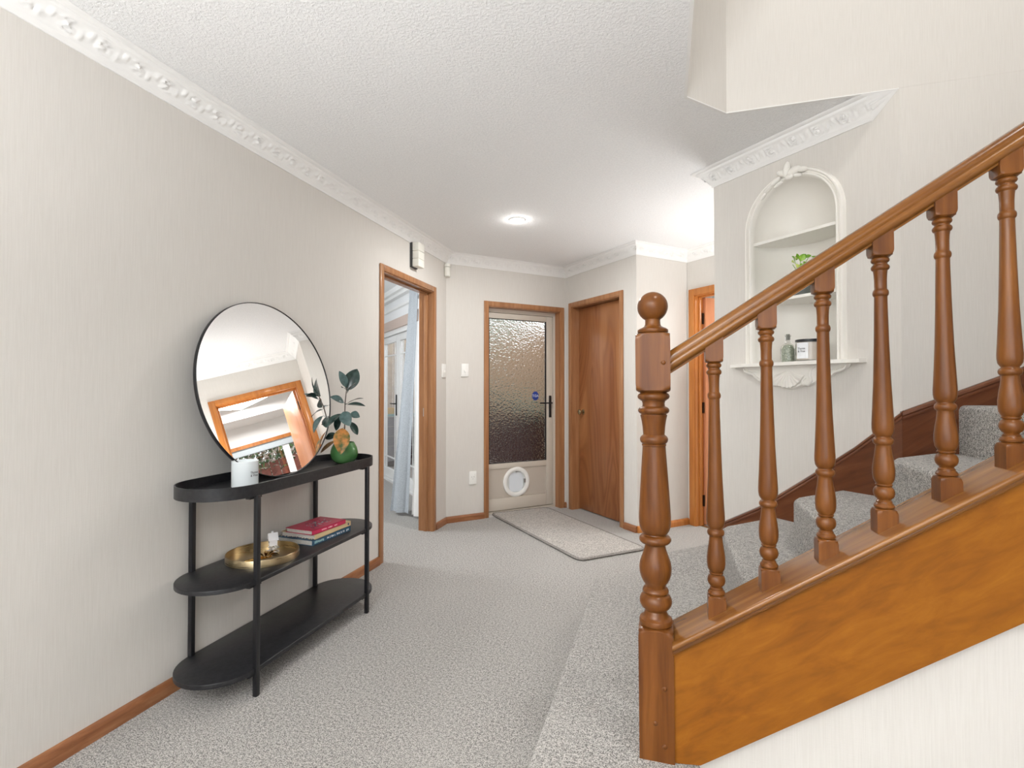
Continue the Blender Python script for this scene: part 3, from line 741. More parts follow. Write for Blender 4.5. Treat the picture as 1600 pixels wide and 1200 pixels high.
# shell
bm = bmesh.new(); rows = []
SC = (NC-0.012, top-0.022)
for i in range(41):
    rr = 0.004+0.078*i/40; row = []
    for j in range(73):
        t = -1.25+2.5*j/72; rib = abs(cos(t*9*1.25*0.56*1.0*2.0)); edge = min(1, (1.25-abs(t))*5)
        R_ = rr*(1+0.05*rib*(i/40))
        h = 0.008+(0.018*sin(min(1, i/40*1.1)*pi*0.62))*(0.55+0.45*rib*(i/40)**0.5)*edge
        if i == 40: h = -0.002
        row.append(bm.verts.new((SC[0]+R_*sin(t), 0.014+h*0.9, SC[1]-R_*cos(t))))
    rows.append(row)
for A, B in zip(rows, rows[1:]):
    for j in range(72): bm.faces.new((A[j], A[j+1], B[j+1], B[j]))
bmesh.ops.transform(bm, matrix=NI, verts=bm.verts); bm_out('shell_carving', bm, CREAM, r, 60)
# crown ornament
bm = bmesh.new()
def blob(bm, c, s, rot=0.0, ridges=5):
    res = bmesh.ops.create_uvsphere(bm, u_segments=20, v_segments=12, radius=1.0)
    for v in res['verts']:
        k = 1+0.16*abs(cos(ridges*math.atan2(v.co.z, v.co.y)))
        v.co = Vector((v.co.x, v.co.y*k, v.co.z*k))
    M = Matrix.Translation(c) @ Matrix.Rotation(rot, 4, 'Y') @ Matrix.Diagonal((*s, 1))
    bmesh.ops.transform(bm, matrix=M, verts=res['verts'])
zt = NZS+NR+0.018
for c, s, rt in (((NC-0.006, 0.028, zt+0.020), (0.016, 0.016, 0.034), 0.15), ((NC-0.03, 0.026, zt+0.012), (0.030, 0.014, 0.014), 0.5), ((NC+0.03, 0.026, zt+0.004), (0.034, 0.016, 0.017), -0.15),
                 ((NC+0.068, 0.024, zt-0.004), (0.026, 0.014, 0.012), 0.25), ((NC-0.066, 0.024, zt-0.014), (0.028, 0.013, 0.013), -0.45), ((NC-0.105, 0.022, zt-0.036), (0.028, 0.012, 0.010), -0.6),
                 ((NC+0.006, 0.026, zt-0.016), (0.022, 0.012, 0.014), 0.0), ((NC+0.045, 0.024, zt-0.022), (0.022, 0.010, 0.009), 0.3), ((NC-0.05, 0.024, zt-0.034), (0.024, 0.010, 0.009), -0.3), ((NC-0.135, 0.020, zt-0.062), (0.022, 0.010, 0.008), -0.8)):
    blob(bm, c, s, rt)
bmesh.ops.transform(bm, matrix=NI, verts=bm.verts); bm_out('leaf_carving', bm, CREAM, r, 70)
# ------------------------------------------------------------------ staircase
ST = [0.188*i for i in range(0, 14)]
XS = [None, -0.356, -0.03, 0.245, 0.495, 0.785, 1.085, 1.365, 1.645, 1.925]
CY = [None, 3.136, 2.69, 2.28, 1.825, 1.40, None, None, None, None]  # free edge: Y = X + c
r = tag(empty('staircase', (0.6, 1.9, 0)), 'grey carpeted stairs rising right between balustrade and niche wall', 'staircase')
SI = (-0.6, -1.9)
def wallpt(cst):  # meeting of Y=X+cst with the niche wall (small gap for the string)
    k = 3.307-0.004; X = (k-cst)/2; return (X, X+cst)
for i in range(1, 10):
    x = XS[i]; z0, z1 = ST[i-1], ST[i]
    if i == 1:
        pts = [(-0.356, 1.17), (-0.356, 2.78), (-0.26, 2.88), (0.26, 3.40), (0.30, 3.00), (0.88, 2.385), (0.88, 1.56), (0.088, 1.56), (0.088, 1.17), (-0.03, 1.04), (-0.24, 1.04)]
        pts = [(-0.356, 1.17), (-0.356, 2.76), (-0.335, 2.80), (0.2, 3.335), (0.262, 3.04), (0.9, 2.395), (2.9, 2.395), (2.9, 1.56), (0.088, 1.56), (0.088, 1.17), (-0.03, 1.04), (-0.24, 1.04)]
        pts[3] = (0.45, 3.586); pts.insert(4, (0.66, 3.42))
    elif i <= 5:
        c = CY[i]; wp = wallpt(c)
        pts = [(x, 1.56), (x, x+c-0.02), (x+0.02, x+0.02+c)]
        if wp[0] < 0.9: pts += [wp, (0.903, 2.396)]
        else: pts += [(2.396-c, 2.396)]
        pts += [(2.9, 2.396), (2.9, 1.56)]
    else: pts = [(x, 1.56), (x, 2.396), (2.9, 2.396), (2.9, 1.56)]
    pts = [(p[0]+SI[0], p[1]+SI[1]) for p in pts]
    prism('step', pts, z0-(0.0 if i == 1 else 0.03), z1, CARPET, r, bev=0.022, seg=5)
# wall string following the niche wall then the stair wall
bp = [(0.02, 0.452), (0.276, 0.60), (0.555, 0.808), (0.734, 0.946), (0.9125, 1.105)]
bm = bmesh.new()
def strip(bm, M, pts, low, y0, y1, dz0=0.0):
    A = []
    for (x, z) in pts: A.append([bm.verts.new(M @ Vector((x, y, zz))) for y, zz in ((y0, z+dz0), (y1, z+dz0), (y1, low(z)), (y0, low(z)))])
    for P, Q in zip(A, A[1:]):
        for k in range(4): bm.faces.new((P[k], P[(k+1) % 4], Q[(k+1) % 4], Q[k]))
    bm.faces.new(A[0]); bm.faces.new(A[-1][::-1])
MS = frameM((0.907, 2.40), (1, 0), (0, -1))
sp2 = [(-0.008, 1.10), (0.32, 1.243), (0.9, 1.52), (1.6, 1.99)]
TI = Matrix.Translation((-0.6, -1.9, 0))
strip(bm, TI @ M_NICHE, bp, lambda z: max(0.05, z-0.42), 0.0, 0.018, -0.015)
strip(bm, TI @ MS, sp2, lambda z: z-0.42, 0.0, 0.018, -0.015)
bm_out('wall_string', bm, STRINGW, r)
bm = bmesh.new()
def mould(bm, M, pts):
    prof = [(0, 0.0), (0.012, 0.0), (0.022, -0.006), (0.024, -0.014), (0.020, -0.021), (0.022, -0.026), (0.0215, -0.033), (0, -0.036)]
    A = [[bm.verts.new(M @ Vector((x, y, z+dz))) for y, dz in prof] for x, z in pts]
    for P, Q in zip(A, A[1:]):
        for k in range(len(prof)): bm.faces.new((P[k], P[(k+1) % 8], Q[(k+1) % 8], Q[k]))
    bm.faces.new(A[0]); bm.faces.new(A[-1][::-1])
mould(bm, TI @ M_NICHE, bp); mould(bm, TI @ MS, sp2)
o = bm_out('string_moulding', bm, STRINGW, r, 40); o['label'] = 'dark rounded moulding capping the wall string'

# ------------------------------------------------------------------ balustrade
YB = 1.49
NX = -0.0156*YB
r = tag(empty('stair_balustrade', (NX, YB, ST[1])), 'turned mahogany stained balustrade with ball topped newel post', 'balustrade')
BI = Matrix.Translation((-NX, -YB, -ST[1]))
h = 0.046
def block(z0, z1, h, tongue=0.02, r_end=None):
    """square block with turned (lamb's tongue) ends"""
    re = r_end or h*0.93; n = 6; out = []
    for i in range(n+1):
        t = i/n; out.append((z0+tongue*t, re+(h*1.4143-re)*(1-(1-t)**2)**0.5, h))
    for i in range(n+1):
        t = 1-i/n; out.append((z1-tongue*t, re+(h*1.4143-re)*(1-(1-t)**2)**0.5, h))
    return out
def bead(z0, z1, r0, rmax, n=6):
    return [(z0+(z1-z0)*i/n, r0+(rmax-r0)*sin(pi*i/n)**0.6 if 0 < i < n else r0) for i in range(n+1)]
prof = [(ST[1]-0.002, h*1.4143, h), (ST[1]+0.01, h*1.4143, h)] + block(0.30, 0.537, h)[7:]
prof += [(0.5385, 0.036), (0.541, 0.044), (0.548, 0.0455), (0.555, 0.043), (0.559, 0.036), (0.562, 0.033), (0.570, 0.031), (0.576, 0.0275), (0.579, 0.0285)]
prof += bead(0.580, 0.6235, 0.030, 0.0438, 10) + [(0.625, 0.031), (0.6265, 0.0345), (0.631, 0.0355), (0.637, 0.033), (0.641, 0.0275)]
prof += [(0.648, 0.0285), (0.655, 0.034), (0.668, 0.040), (0.682, 0.0432), (0.695, 0.0437), (0.71, 0.0415), (0.728, 0.035), (0.745, 0.0295), (0.756, 0.0272), (0.7575, 0.0272)]
prof += bead(0.759, 0.785, 0.030, 0.0434, 8) + [(0.7875, 0.029), (0.790, 0.034), (0.797, 0.0385), (0.806, 0.0415), (0.82, 0.0432), (0.835, 0.0433), (0.87, 0.0415), (0.92, 0.0385), (0.97, 0.0352), (1.01, 0.0325), (1.031, 0.0312), (1.033, 0.033), (1.036, 0.033)]
prof += bead(1.038, 1.061, 0.031, 0.0382, 8) + [(1.0635, 0.0288), (1.068, 0.0295), (1.085, 0.0308), (1.10, 0.033), (1.112, 0.0355), (1.115, 0.0365), (1.118, 0.0365), (1.119, 0.034)]
prof += bead(1.1205, 1.1405, 0.034, 0.0425, 8) + [(1.142, 0.031), (1.150, 0.030), (1.157, 0.032), (1.159, 0.036)]
prof += bead(1.160, 1.1795, 0.036, 0.0435, 8) + [(1.1805, 0.037)]
prof += block(1.183, 1.346, h, 0.022)
prof += [(1.3465, 0.036), (1.3475, 0.0405), (1.351, 0.042), (1.356, 0.0415), (1.360, 0.036), (1.3625, 0.030), (1.366, 0.0235), (1.372, 0.0208), (1.380, 0.0205)]
zc, rb = 1.4212, 0.0418
for i in range(14):
    a = -1.05+(pi/2+1.05)*i/13; prof.append((zc+rb*sin(a), rb*cos(a) if i < 13 else 0.0))
nw = lathe('newel_post', prof, NEWEL, r, 48, 32, BI @ Matrix.Translation((NX, YB, 0)))
nw.data.transform(Matrix.Rotation(-0.007, 4, 'Y'))
nw['label'] = 'thick turned newel post with ball finial'
# timber plugs on the front face
for px_, pz_ in ((0.020, 1.262), (0.020, 0.385), (-0.004, 0.290), (0.020, 0.232)):
    bm = bmesh.new(); res = bmesh.ops.create_uvsphere(bm, u_segments=12, v_segments=8, radius=0.0065)
    bmesh.ops.transform(bm, matrix=BI @ Matrix.Translation((NX+px_, YB-h, pz_)) @ Matrix.Diagonal((1, 0.5, 1, 1)), verts=bm.verts)
    bm_out('screw_plug', bm, NEWEL, nw, 60)
CAPM = 0.66
def capz(x): return 0.503+CAPM*x
# balusters
bh = 0.0225
def bal_profile():
    p = [(-0.045, bh*1.4143, bh)] + block(-0.02, 0.046, bh, 0.014)[7:]
    D = 0.845
    q = [(0.892, 0.0185), (0.894, 0.0218), (0.898, 0.0222), (0.902, 0.020), (0.905, 0.0172), (0.9085, 0.0168), (0.912, 0.0140)]
    q += bead(0.9145, 0.9455, 0.015, 0.0229, 9) + [(0.9475, 0.0165), (0.9485, 0.0182), (0.951, 0.0182), (0.9525, 0.0165)]
    q += [(0.956, 0.019), (0.963, 0.0222), (0.975, 0.0236), (0.99, 0.0236), (1.008, 0.0215), (1.025, 0.0188), (1.04, 0.0170), (1.047, 0.0166)]
    q += bead(1.0485, 1.067, 0.0170, 0.0222, 7) + [(1.069, 0.0165), (1.072, 0.0190), (1.078, 0.0222), (1.088, 0.0236), (1.10, 0.0236), (1.14, 0.0216), (1.21, 0.0185), (1.30, 0.0160), (1.40, 0.0141), (1.416, 0.0139)]
    q += bead(1.418, 1.436, 0.0140, 0.0172, 6) + [(1.438, 0.0134), (1.46, 0.0134), (1.475, 0.0142), (1.4815, 0.0150)]
    q += bead(1.483, 1.4985, 0.0150, 0.0198, 7) + [(1.500, 0.0152), (1.5015, 0.0148)] + bead(1.5025, 1.5155, 0.0155, 0.0198, 6)
    p += [(z-D, rr) for z, rr in q]
    p += block(0.672, 0.80, bh, 0.016)[:7] + [(0.752, bh*1.4143, bh)]
    return p
BP = bal_profile()
xb_ = [0.0887, 0.1756, 0.2648, 0.3509, 0.4384, 0.5243, 0.611, 0.698, 0.785, 0.872, 0.959, 1.046, 1.133]
b0 = None
for f_ in xb_:
    X = f_*YB
    if b0 is None:
        b0 = lathe('baluster', BP, NEWEL, r, 32, 32); o = b0
    else:
        o = b0.copy(); COL.objects.link(o); o.parent = r
    o.location = (X-NX, 0, capz(X)-ST[1]); o.rotation_euler[1] = -0.006
# handrail
def rz_(x): return 1.223+0.655*x
hp = [(-0.016, 0.0), (0.016, 0.0), (0.017, 0.006), (0.026, 0.010), (0.030, 0.018), (0.0305, 0.026), (0.026, 0.032), (0.0275, 0.038), (0.026, 0.048), (0.019, 0.058), (0.009, 0.0635), (0.0, 0.065)]
hp = hp + [(-y, z) for y, z in hp[::-1][1:-1]]
hp = hp[1:] if False else hp
bm = bmesh.new(); n = len(hp)
A = [bm.verts.new(BI @ Vector((0.015, YB+y, rz_(0.015)+z))) for y, z in hp]; B = [bm.verts.new(BI @ Vector((2.6, YB+y, rz_(2.6)+z))) for y, z in hp]
for i in range(n): bm.faces.new((A[i], A[(i+1) % n], B[(i+1) % n], B[i]))
bm.faces.new(A); bm.faces.new(B[::-1]); o = bm_out('handrail', bm, RAILW, r, 50); o['label'] = 'moulded polished handrail sloping up to the right'
# outer string: panel, bead, cap
def slopebox(name, x0, x1, y0, y1, f0, f1, material, rnd=0):
    bm = bmesh.new()
    A = [bm.verts.new(BI @ Vector((x0, y, f(x0)))) for y, f in ((y0, f0), (y1, f0), (y1, f1), (y0, f1))]
    B = [bm.verts.new(BI @ Vector((x1, y, f(x1)))) for y, f in ((y0, f0), (y1, f0), (y1, f1), (y0, f1))]
    for i in range(4): bm.faces.new((A[i], A[(i+1) % 4], B[(i+1) % 4], B[i]))
    bm.faces.new(A[::-1]); bm.faces.new(B)
    if rnd:
        bmesh.ops.recalc_face_normals(bm, faces=bm.faces)
        es = [e for e in bm.edges if abs(e.verts[0].co.x-e.verts[1].co.x) > 0.5 and e.verts[0].co.y < YB-YB]
        bmesh.ops.bevel(bm, geom=es, offset=rnd, segments=4, affect='EDGES', profile=0.6)
    return bm_out(name, bm, material, r, 40)
x0 = NX+0.040
bm = bmesh.new()
pp = [(x0, capz(x0)-0.02), (2.8, capz(2.8)-0.02), (2.8, pz(2.8)), (0.087, pz(0.087)), (x0, ST[1])]
a = [bm.verts.new(BI @ Vector((x, 1.452, z))) for x, z in pp]; b = [bm.verts.new(BI @ Vector((x, 1.479, z))) for x, z in pp]
bm.faces.new(a); bm.faces.new(b[::-1])
for i in range(5): bm.faces.new((a[i], b[i], b[(i+1) % 5], a[(i+1) % 5]))
o = bm_out('string_panel', bm, PANELW, r); o['label'] = 'broad amber varnished panel below the balusters'
slopebox('string_cap', x0, 2.8, 1.418, 1.575, lambda x: capz(x)-0.018, capz, RAILW, rnd=0.008)
slopebox('string_bead', x0, 2.8, 1.432, 1.46, lambda x: capz(x)-0.034, lambda x: capz(x)-0.0175, RAILW, rnd=0.006)
slopebox('string_back', x0, 2.8, 1.535, 1.558, lambda x: capz(x)-0.33, lambda x: capz(x)-0.0175, NEWEL)

# ------------------------------------------------------------------ mat at the front door
corners = [(-1.575, 4.60), (-0.565, 3.535), (-0.14, 3.925), (-1.13, 4.99)]
C_ = Vector((sum(c[0] for c in corners)/4, sum(c[1] for c in corners)/4))
def rounded(pts, rad, n=5):
    out = []; m = len(pts)
    for i in range(m):
        p = Vector(pts[i]); a = (Vector(pts[i-1])-p).normalized(); b = (Vector(pts[(i+1) % m])-p).normalized()
        for k in range(n+1):
            t = k/n; A = p+a*rad*(1-t)**1.0; B = p+b*rad*t
            out.append(tuple(p+a*rad*(1-t)**2+b*rad*t**2))
    return out
r = empty('door_mat', (C_.x, C_.y, 0)); tag(r, 'rectangular grey pile mat with dark bound edge before the front door', 'mat')
loc = [(c[0]-C_.x, c[1]-C_.y) for c in corners]
prism('mat_pile', rounded([(p[0]*0.988, p[1]*0.988) for p in loc], 0.05), 0.003, 0.018, RUG, r, bev=0.006, seg=3)
bm = bmesh.new(); ed = rounded(loc, 0.055, 6)
dense = []
for i in range(len(ed)):
    A = Vector(ed[i]); B = Vector(ed[(i+1) % len(ed)]); m = max(1, int((B-A).length/0.012))
    for k in range(m): dense.append(A+(B-A)*k/m)
nn = len(dense); rings = []
for i, p in enumerate(dense):
    d = (dense[(i+1) % nn]-dense[i-1]).normalized(); nrm = Vector((-d.y, d.x)); rr = 0.0095+0.002*random.random()
    rings.append([bm.verts.new((p.x+nrm.x*rr*cos(2*pi*k/6), p.y+nrm.y*rr*cos(2*pi*k/6), 0.0105+rr*sin(2*pi*k/6)*0.95)) for k in range(6)])
for i in range(nn):
    A, B = rings[i], rings[(i+1) % nn]
    for k in range(6): bm.faces.new((A[k], A[(k+1) % 6], B[(k+1) % 6], B[k]))
o = bm_out('bound_edge', bm, RUGEDGE, r, 60); o['label'] = 'dark corded binding'

# ------------------------------------------------------------------ console table
CX = -1.688; YA, YZ = 1.636, 2.405; TR = 0.168
r = tag(empty('console_table', (CX, (YA+YZ)/2, 0)), 'slim black oval console table with raised rim and two lower shelves', 'console table')
cy = (YA+YZ)/2; hl = (YZ-YA)/2
def stadium(rad, n=24):
    return [(rad*cos(pi*i/n), hl+rad*sin(pi*i/n)) for i in range(n+1)] + [(-rad*cos(pi*i/n), -hl-rad*sin(pi*i/n)) for i in range(n+1)]
prism('tray_top', stadium(TR-0.002), 0.776, 0.786, BLACK, r)
bm = bmesh.new(); po, pi_ = stadium(TR), stadium(TR-0.005); m = len(po)
L4 = [[bm.verts.new((*q[i], z)) for i in range(m)] for q, z in ((po, 0.774), (po, 0.8215), (pi_, 0.8215), (pi_, 0.784))]
for a_, b_ in zip(L4, L4[1:]):
    for i in range(m): bm.faces.new((a_[i], a_[(i+1) % m], b_[(i+1) % m], b_[i]))
bm_out('tray_rim', bm, BLACK, r, 40)
prism('shelf', stadium(TR-0.002), 0.432, 0.448, BLACK, r, bev=0.002, seg=2)
prism('shelf', stadium(TR-0.002), 0.090, 0.108, BLACK, r, bev=0.002, seg=2)
for sx in (-1, 1):
    for sy in (-1, 1):
        x = sx*(TR-0.004); y = sy*hl
        if sx < 0: x = -TR+0.008
        lg = box('leg', (x-0.0095, y-0.0095, 0.0), (x+0.0095, y+0.0095, 0.776), BLACKM, r, bev=0.002)
        for zz in (0.770, 0.428, 0.086):
            box('bracket', (x-0.008-sx*0.02, y-0.03, zz-0.006), (x+0.004-sx*0.01, y+0.03, zz+0.003), BLACKM, lg)
TT = 0.786; MSH = 0.448

# mirror (leans back on the wall)
MD = 0.413
bot = Vector((-1.694, 1.995, TT+0.001)); lean = math.asin((1.866-1.694-0.014)/(2*MD))
r = tag(empty('round_mirror', bot), 'large round mirror with thin black rim leaning on the console table', 'mirror')
r.rotation_euler = (0, -lean+radians(0.35), radians(-0.4))
Mm = Matrix.Translation((0, 0, MD)) @ Matrix.Rotation(radians(90), 4, 'Y')   # local z -> +x
lathe('mirror_glass', [(0.000, 0.0), (0.000, MD-0.002)][::-1] + [], MIRROR, r, 96, 40, Mm) if False else None
bm = bmesh.new(); bmesh.ops.create_circle(bm, cap_ends=True, radius=MD-0.002, segments=128)
bmesh.ops.transform(bm, matrix=Mm @ Matrix.Translation((0, 0, 0.0)), verts=bm.verts); g = bm_out('mirror_glass', bm, MIRROR, r)
bm = bmesh.new(); prof = [(MD-0.003, 0.003), (MD-0.001, 0.004), (MD, 0.003), (MD, -0.012), (MD-0.003, -0.014), (MD-0.003, -0.002)]
rows = [[bm.verts.new((a_*cos(2*pi*i/128), a_*sin(2*pi*i/128), z)) for a_, z in prof] for i in range(128)]
for i in range(128):
    A, B = rows[i], rows[(i+1) % 128]
    for j in range(6): bm.faces.new((A[j], A[(j+1) % 6], B[(j+1) % 6], B[j]))
bmesh.ops.transform(bm, matrix=Mm, verts=bm.verts); bm_out('mirror_rim', bm, BLACKM, r, 60)
bm = bmesh.new(); bmesh.ops.create_circle(bm, cap_ends=True, radius=MD-0.003, segments=64)
bmesh.ops.transform(bm, matrix=Mm @ Matrix.Translation((0, 0, -0.012)), verts=bm.verts); bm_out('backing_board', bm, DARKP, r)

# white candle on tray top
r = tag(empty('candle_jar', (-1.668, 1.722, TT)), 'frosted white candle jar standing on the console in front of mirror', 'candle')
cr = 0.0505; ch = 0.108
lathe('jar', [(0, 0.0), (0, cr-0.006), (0.001, cr-0.003), (0.004, cr), (ch-0.001, cr), (ch, cr-0.001), (ch, cr-0.003), (ch-0.02, cr-0.003), (0.012, cr-0.004), (0.012, 0)], FROST, r, 48, 35)
lathe('wax', [(0.0125, 0), (0.0125, cr-0.0045), (ch-0.024, cr-0.0035), (ch-0.022, cr-0.006), (ch-0.022, 0)], mat('white_wax', (0.86, 0.84, 0.8), 0.5), r, 32, 35)
tube('wick', [(0, 0, ch-0.022), (0.001, 0, ch-0.012)], 0.001, INK, r, 6)
def cyl_text(s, size, ang, rad, z, parent, material=INK, sp=1.0):
    n = Vector((cos(ang), sin(ang), 0)); t = Vector((-sin(ang), cos(ang), 0))
    M = Matrix(((t.x, 0, n.x, n.x*(rad+0.0006)), (t.y, 0, n.y, n.y*(rad+0.0006)), (0, 1, 0, z), (0, 0, 0, 1)))
    return text(s, size, M, material, parent, extrude=0.0001, spacing=sp)
fa_ = math.atan2(-1.722, 1.668)   # toward the camera
cyl_text('Thyme\n& Vine', 0.013, fa_+0.72, cr, 0.056, r, sp=0.95)

# ------------------------------------------------------------------ rubber plant in green vase
VX, VY = -1.682, 2.428
r = tag(empty('rubber_plant', (VX, VY, TT)), 'rubber plant cutting with dark leaves in a round green vase', 'potted plant')
lathe('vase', [(0, 0), (0, 0.036), (0.003, 0.042), (0.012, 0.056), (0.028, 0.068), (0.048, 0.0735), (0.068, 0.072), (0.088, 0.066), (0.102, 0.058), (0.112, 0.053), (0.114, 0.0515), (0.112, 0.050), (0.10, 0.053), (0.07, 0.064), (0.04, 0.066), (0.02, 0.055), (0.012, 0)], VASE, r, 40, 50)
S = 0.00353; RX = Vector((0.820, 0.572, 0)); FW = Vector((0.572, -0.820, 0))   # picture-right and toward viewer at the plant
def PP(px, py, d=0.0): return RX*((px-541)*S)+Vector((0, 0, 1.19-(py-611)*S-TT))+FW*d
bm = bmesh.new(); add_tube(bm, [PP(539, 706), PP(540.5, 690), PP(541.5, 671, 0.004), PP(541.5, 650), PP(542, 632, -0.004), PP(543.5, 616), PP(544.5, 608)], [0.0042, 0.004, 0.0036, 0.0032, 0.003, 0.0026, 0.002], 8)
bm_out('stem', bm, mat('brown_stem', (0.07, 0.045, 0.03), 0.6), r, 60)
def leafmat(name, a, b, edge, rough=0.22):
    m = mat(name, a, rough, coat=0.3); k = N(m)
    k.color(k.ramp(k.noise(k.coords((1, 1, 1)), 38, 3), [(0.35, a), (0.65, b)])); return m
LG = leafmat('rubber_leaf_green', (0.010, 0.030, 0.026), (0.028, 0.062, 0.052), None)
LT = leafmat('rubber_leaf_teal', (0.045, 0.085, 0.082), (0.09, 0.15, 0.145), None)
LO = leafmat('turning_orange_leaf', (0.05, 0.09, 0.02), (0.50, 0.20, 0.05), None, 0.35)
LB = leafmat('brown_leaf', (0.10, 0.06, 0.02), (0.25, 0.13, 0.05), None, 0.4)
def leaf_mesh(name, base, tip, wid, material, parent, face=None, curl=0.12, fold=0.25, n=12, thick=0.0009, shape=0.9, stalk=None):
    base, tip = Vector(base), Vector(tip); d = tip-base; L = d.length; d.normalize()
    f = Vector(face) if face else Vector((0, 0, 1))
    side = d.cross(f); side.normalize(); nrm = side.cross(d).normalized()
    bm = bmesh.new(); cols = [-1, -0.66, -0.33, 0, 0.33, 0.66, 1]; rows = []
    for i in range(n+1):
        t = i/n; ww = wid/2*(sin(pi*t**shape)**0.75 if 0 < t < 1 else 0.02)
        c = base+d*L*t+nrm*(curl*L*(sin(pi*t)-0.0)*0.5)
        rows.append([bm.verts.new(c+side*ww*k+nrm*(fold*abs(k)*ww-(0.0006 if k == 0 else 0))) for k in cols])
    for A, B in zip(rows, rows[1:]):
        for j in range(6): bm.faces.new((A[j], A[j+1], B[j+1], B[j]))
    if stalk is not None: add_tube(bm, [Vector(stalk), base+(base-Vector(stalk))*0.05], 0.0012, 5)
    return bm_out(name, bm, material, parent, 60, flip=False)
UPV = (0, 0, 1)
fwd = FW+Vector((0, 0, 0.4))
for b_, t_, wd_, m_, fc, db, dt, st_ in (
        ((545, 613), (560, 579), 20, LG, fwd, -0.01, -0.025, (544, 612)), ((543.5, 608), (533, 583), 11, LT, FW+RX*0.4, 0.005, 0.012, (544, 611)), ((545, 617), (559, 600), 8, LT, FW*0.4+Vector((-0.5, 0, 0.9)), 0.01, 0.04, (543.5, 617)),
        ((543, 612), (537, 609), 9, LG, FW+Vector((0, 0, 1)), 0.015, 0.05, (544, 612)), ((540, 632), (520, 623), 12, LT, FW+Vector((0, 0, 1)), 0.006, 0.02, (542, 633)), ((545, 635), (572, 637.5), 9, LG, FW*0.6+Vector((0, 0, 1)), 0.005, 0.03, (542, 634)),
        ((546, 633), (570, 626), 8, LG, Vector((0, 0, 1))-FW*0.3, -0.01, -0.05, (542, 634)), ((539, 646), (549, 667), 16, LT, FW+RX*-0.3+Vector((0, 0, 0.5)), 0.02, 0.055, (542, 647)), ((549, 650), (564, 655), 13, LT, FW+Vector((0, 0, 1)), -0.005, 0.0, (542, 649)),
        ((536, 649), (513, 671), 12, LG, FW*0.6+Vector((-0.2, 0, 1)), 0.005, 0.03, (541, 649)), ((535, 653), (528.5, 676), 10, LG, FW+RX*-0.5, -0.01, -0.03, (541, 652)), ((549, 662), (561, 683), 10, LG, FW+RX*0.5, 0.0, -0.01, (542, 658)),
        ((530, 681), (513, 688), 10, LG, FW+Vector((0, 0, 0.6)), -0.01, -0.02, (540, 678)), ((538, 671), (536, 708), 21, LO, FW+Vector((0, 0, 0.25)), 0.03, 0.078, (541, 670)), ((528, 690), (507, 707), 7, LB, FW*0.5+Vector((0, 0, 1)), 0.02, 0.04, (540, 688))):
    leaf_mesh('leaf', PP(*b_, db), PP(*t_, dt*1.5), wd_*S*1.15, m_, r, fc, stalk=PP(*st_, 0.0))

# ------------------------------------------------------------------ books
def book(name, label, c, rz, L, W, T, z, cover, page, back=None, art=None):
    r = tag(empty(name, (c[0], c[1], z), rz), label, 'book', 'books stacked on the middle shelf')
    # spine faces +x, length along y
    bm = bmesh.new(); add_box(bm, (-W/2, -L/2, 0), (W/2, L/2, 0.0022)); add_box(bm, (-W/2, -L/2, T-0.0022), (W/2, L/2, T)); add_box(bm, (W/2-0.003, -L/2, 0), (W/2, L/2, T))
    bm_out('cover', bm, cover, r)
    box('page_block', (-W/2+0.004, -L/2+0.004, 0.0023), (W/2-0.0035, L/2-0.004, T-0.0023), page, r)
    return r
PAGE = m_speck('page_edges', (0.50, 0.48, 0.44), (0.62, 0.6, 0.55), 400)
BLUEB = mat('blue_book_cover', (0.035, 0.10, 0.17), 0.35); CREAMB = mat('cream_book_cover', (0.70, 0.53, 0.30), 0.5); REDB = mat('crimson_book_cover', (0.56, 0.022, 0.085), 0.35)
TEALP = mat('pale_teal_print', (0.42, 0.66, 0.66), 0.5); PINKP = mat('pink_print', (0.9, 0.55, 0.6), 0.5); NAVYP = mat('navy_print', (0.05, 0.06, 0.12), 0.5); WHP = mat('white_print', (0.8, 0.82, 0.85), 0.5)
z = MSH
b1 = book('book', 'dark blue hardback with teal spine lettering, bottom of the stack', (-1.694, 2.205), radians(-3), 0.285, 0.21, 0.026, z, BLUEB, PAGE)
def marks(parent, rows, W, T, material, name='spine_print'):
    bm = bmesh.new()
    for (y0, y1, z0, z1) in rows: add_box(bm, (W/2-0.0005, y0, z0), (W/2+0.0005, y1, z1))
    return bm_out(name, bm, material, parent)
random.seed(3)
def scribble(y0, y1, z0, z1, n):
    out = []; y = y0; st = (y1-y0)/n
    for i in range(n):
        if random.random() < 0.85: out.append((y, y+st*0.6, z0+random.random()*(z1-z0)*0.25, z1-random.random()*(z1-z0)*0.3))
        y += st
    return out
marks(b1, scribble(-0.127, -0.06, 0.005, 0.02, 9), 0.21, 0.026, TEALP); marks(b1, scribble(-0.04, 0.095, 0.006, 0.018, 26), 0.21, 0.026, WHP); marks(b1, scribble(0.108, 0.13, 0.005, 0.02, 2), 0.21, 0.026, WHP)
z += 0.026
b2 = book('book', 'cream spined paperback in the middle of the book stack', (-1.690, 2.215), radians(-2), 0.275, 0.20, 0.0235, z, CREAMB, PAGE)
marks(b2, [(0.112, 0.122, 0.006, 0.017)], 0.20, 0.0235, NAVYP)
bm = bmesh.new()
for i in range(34):
    x = -0.095+i*0.0056; hgt = random.random()*0.0035
    if random.random() < 0.75: add_box(bm, (x, -0.1382, 0.0), (x+0.0045, -0.1372, 0.002+hgt))
bm_out('torn_edge_print', bm, NAVYP, b2)
z += 0.0235
b3 = book('book', 'crimson book with pale lettering on top of the book stack', (-1.672, 2.185), radians(-5), 0.235, 0.165, 0.021, z, REDB, PAGE)
marks(b3, scribble(-0.055, 0.055, 0.007, 0.015, 22), 0.165, 0.021, PINKP)
bm = bmesh.new(); random.seed(5)
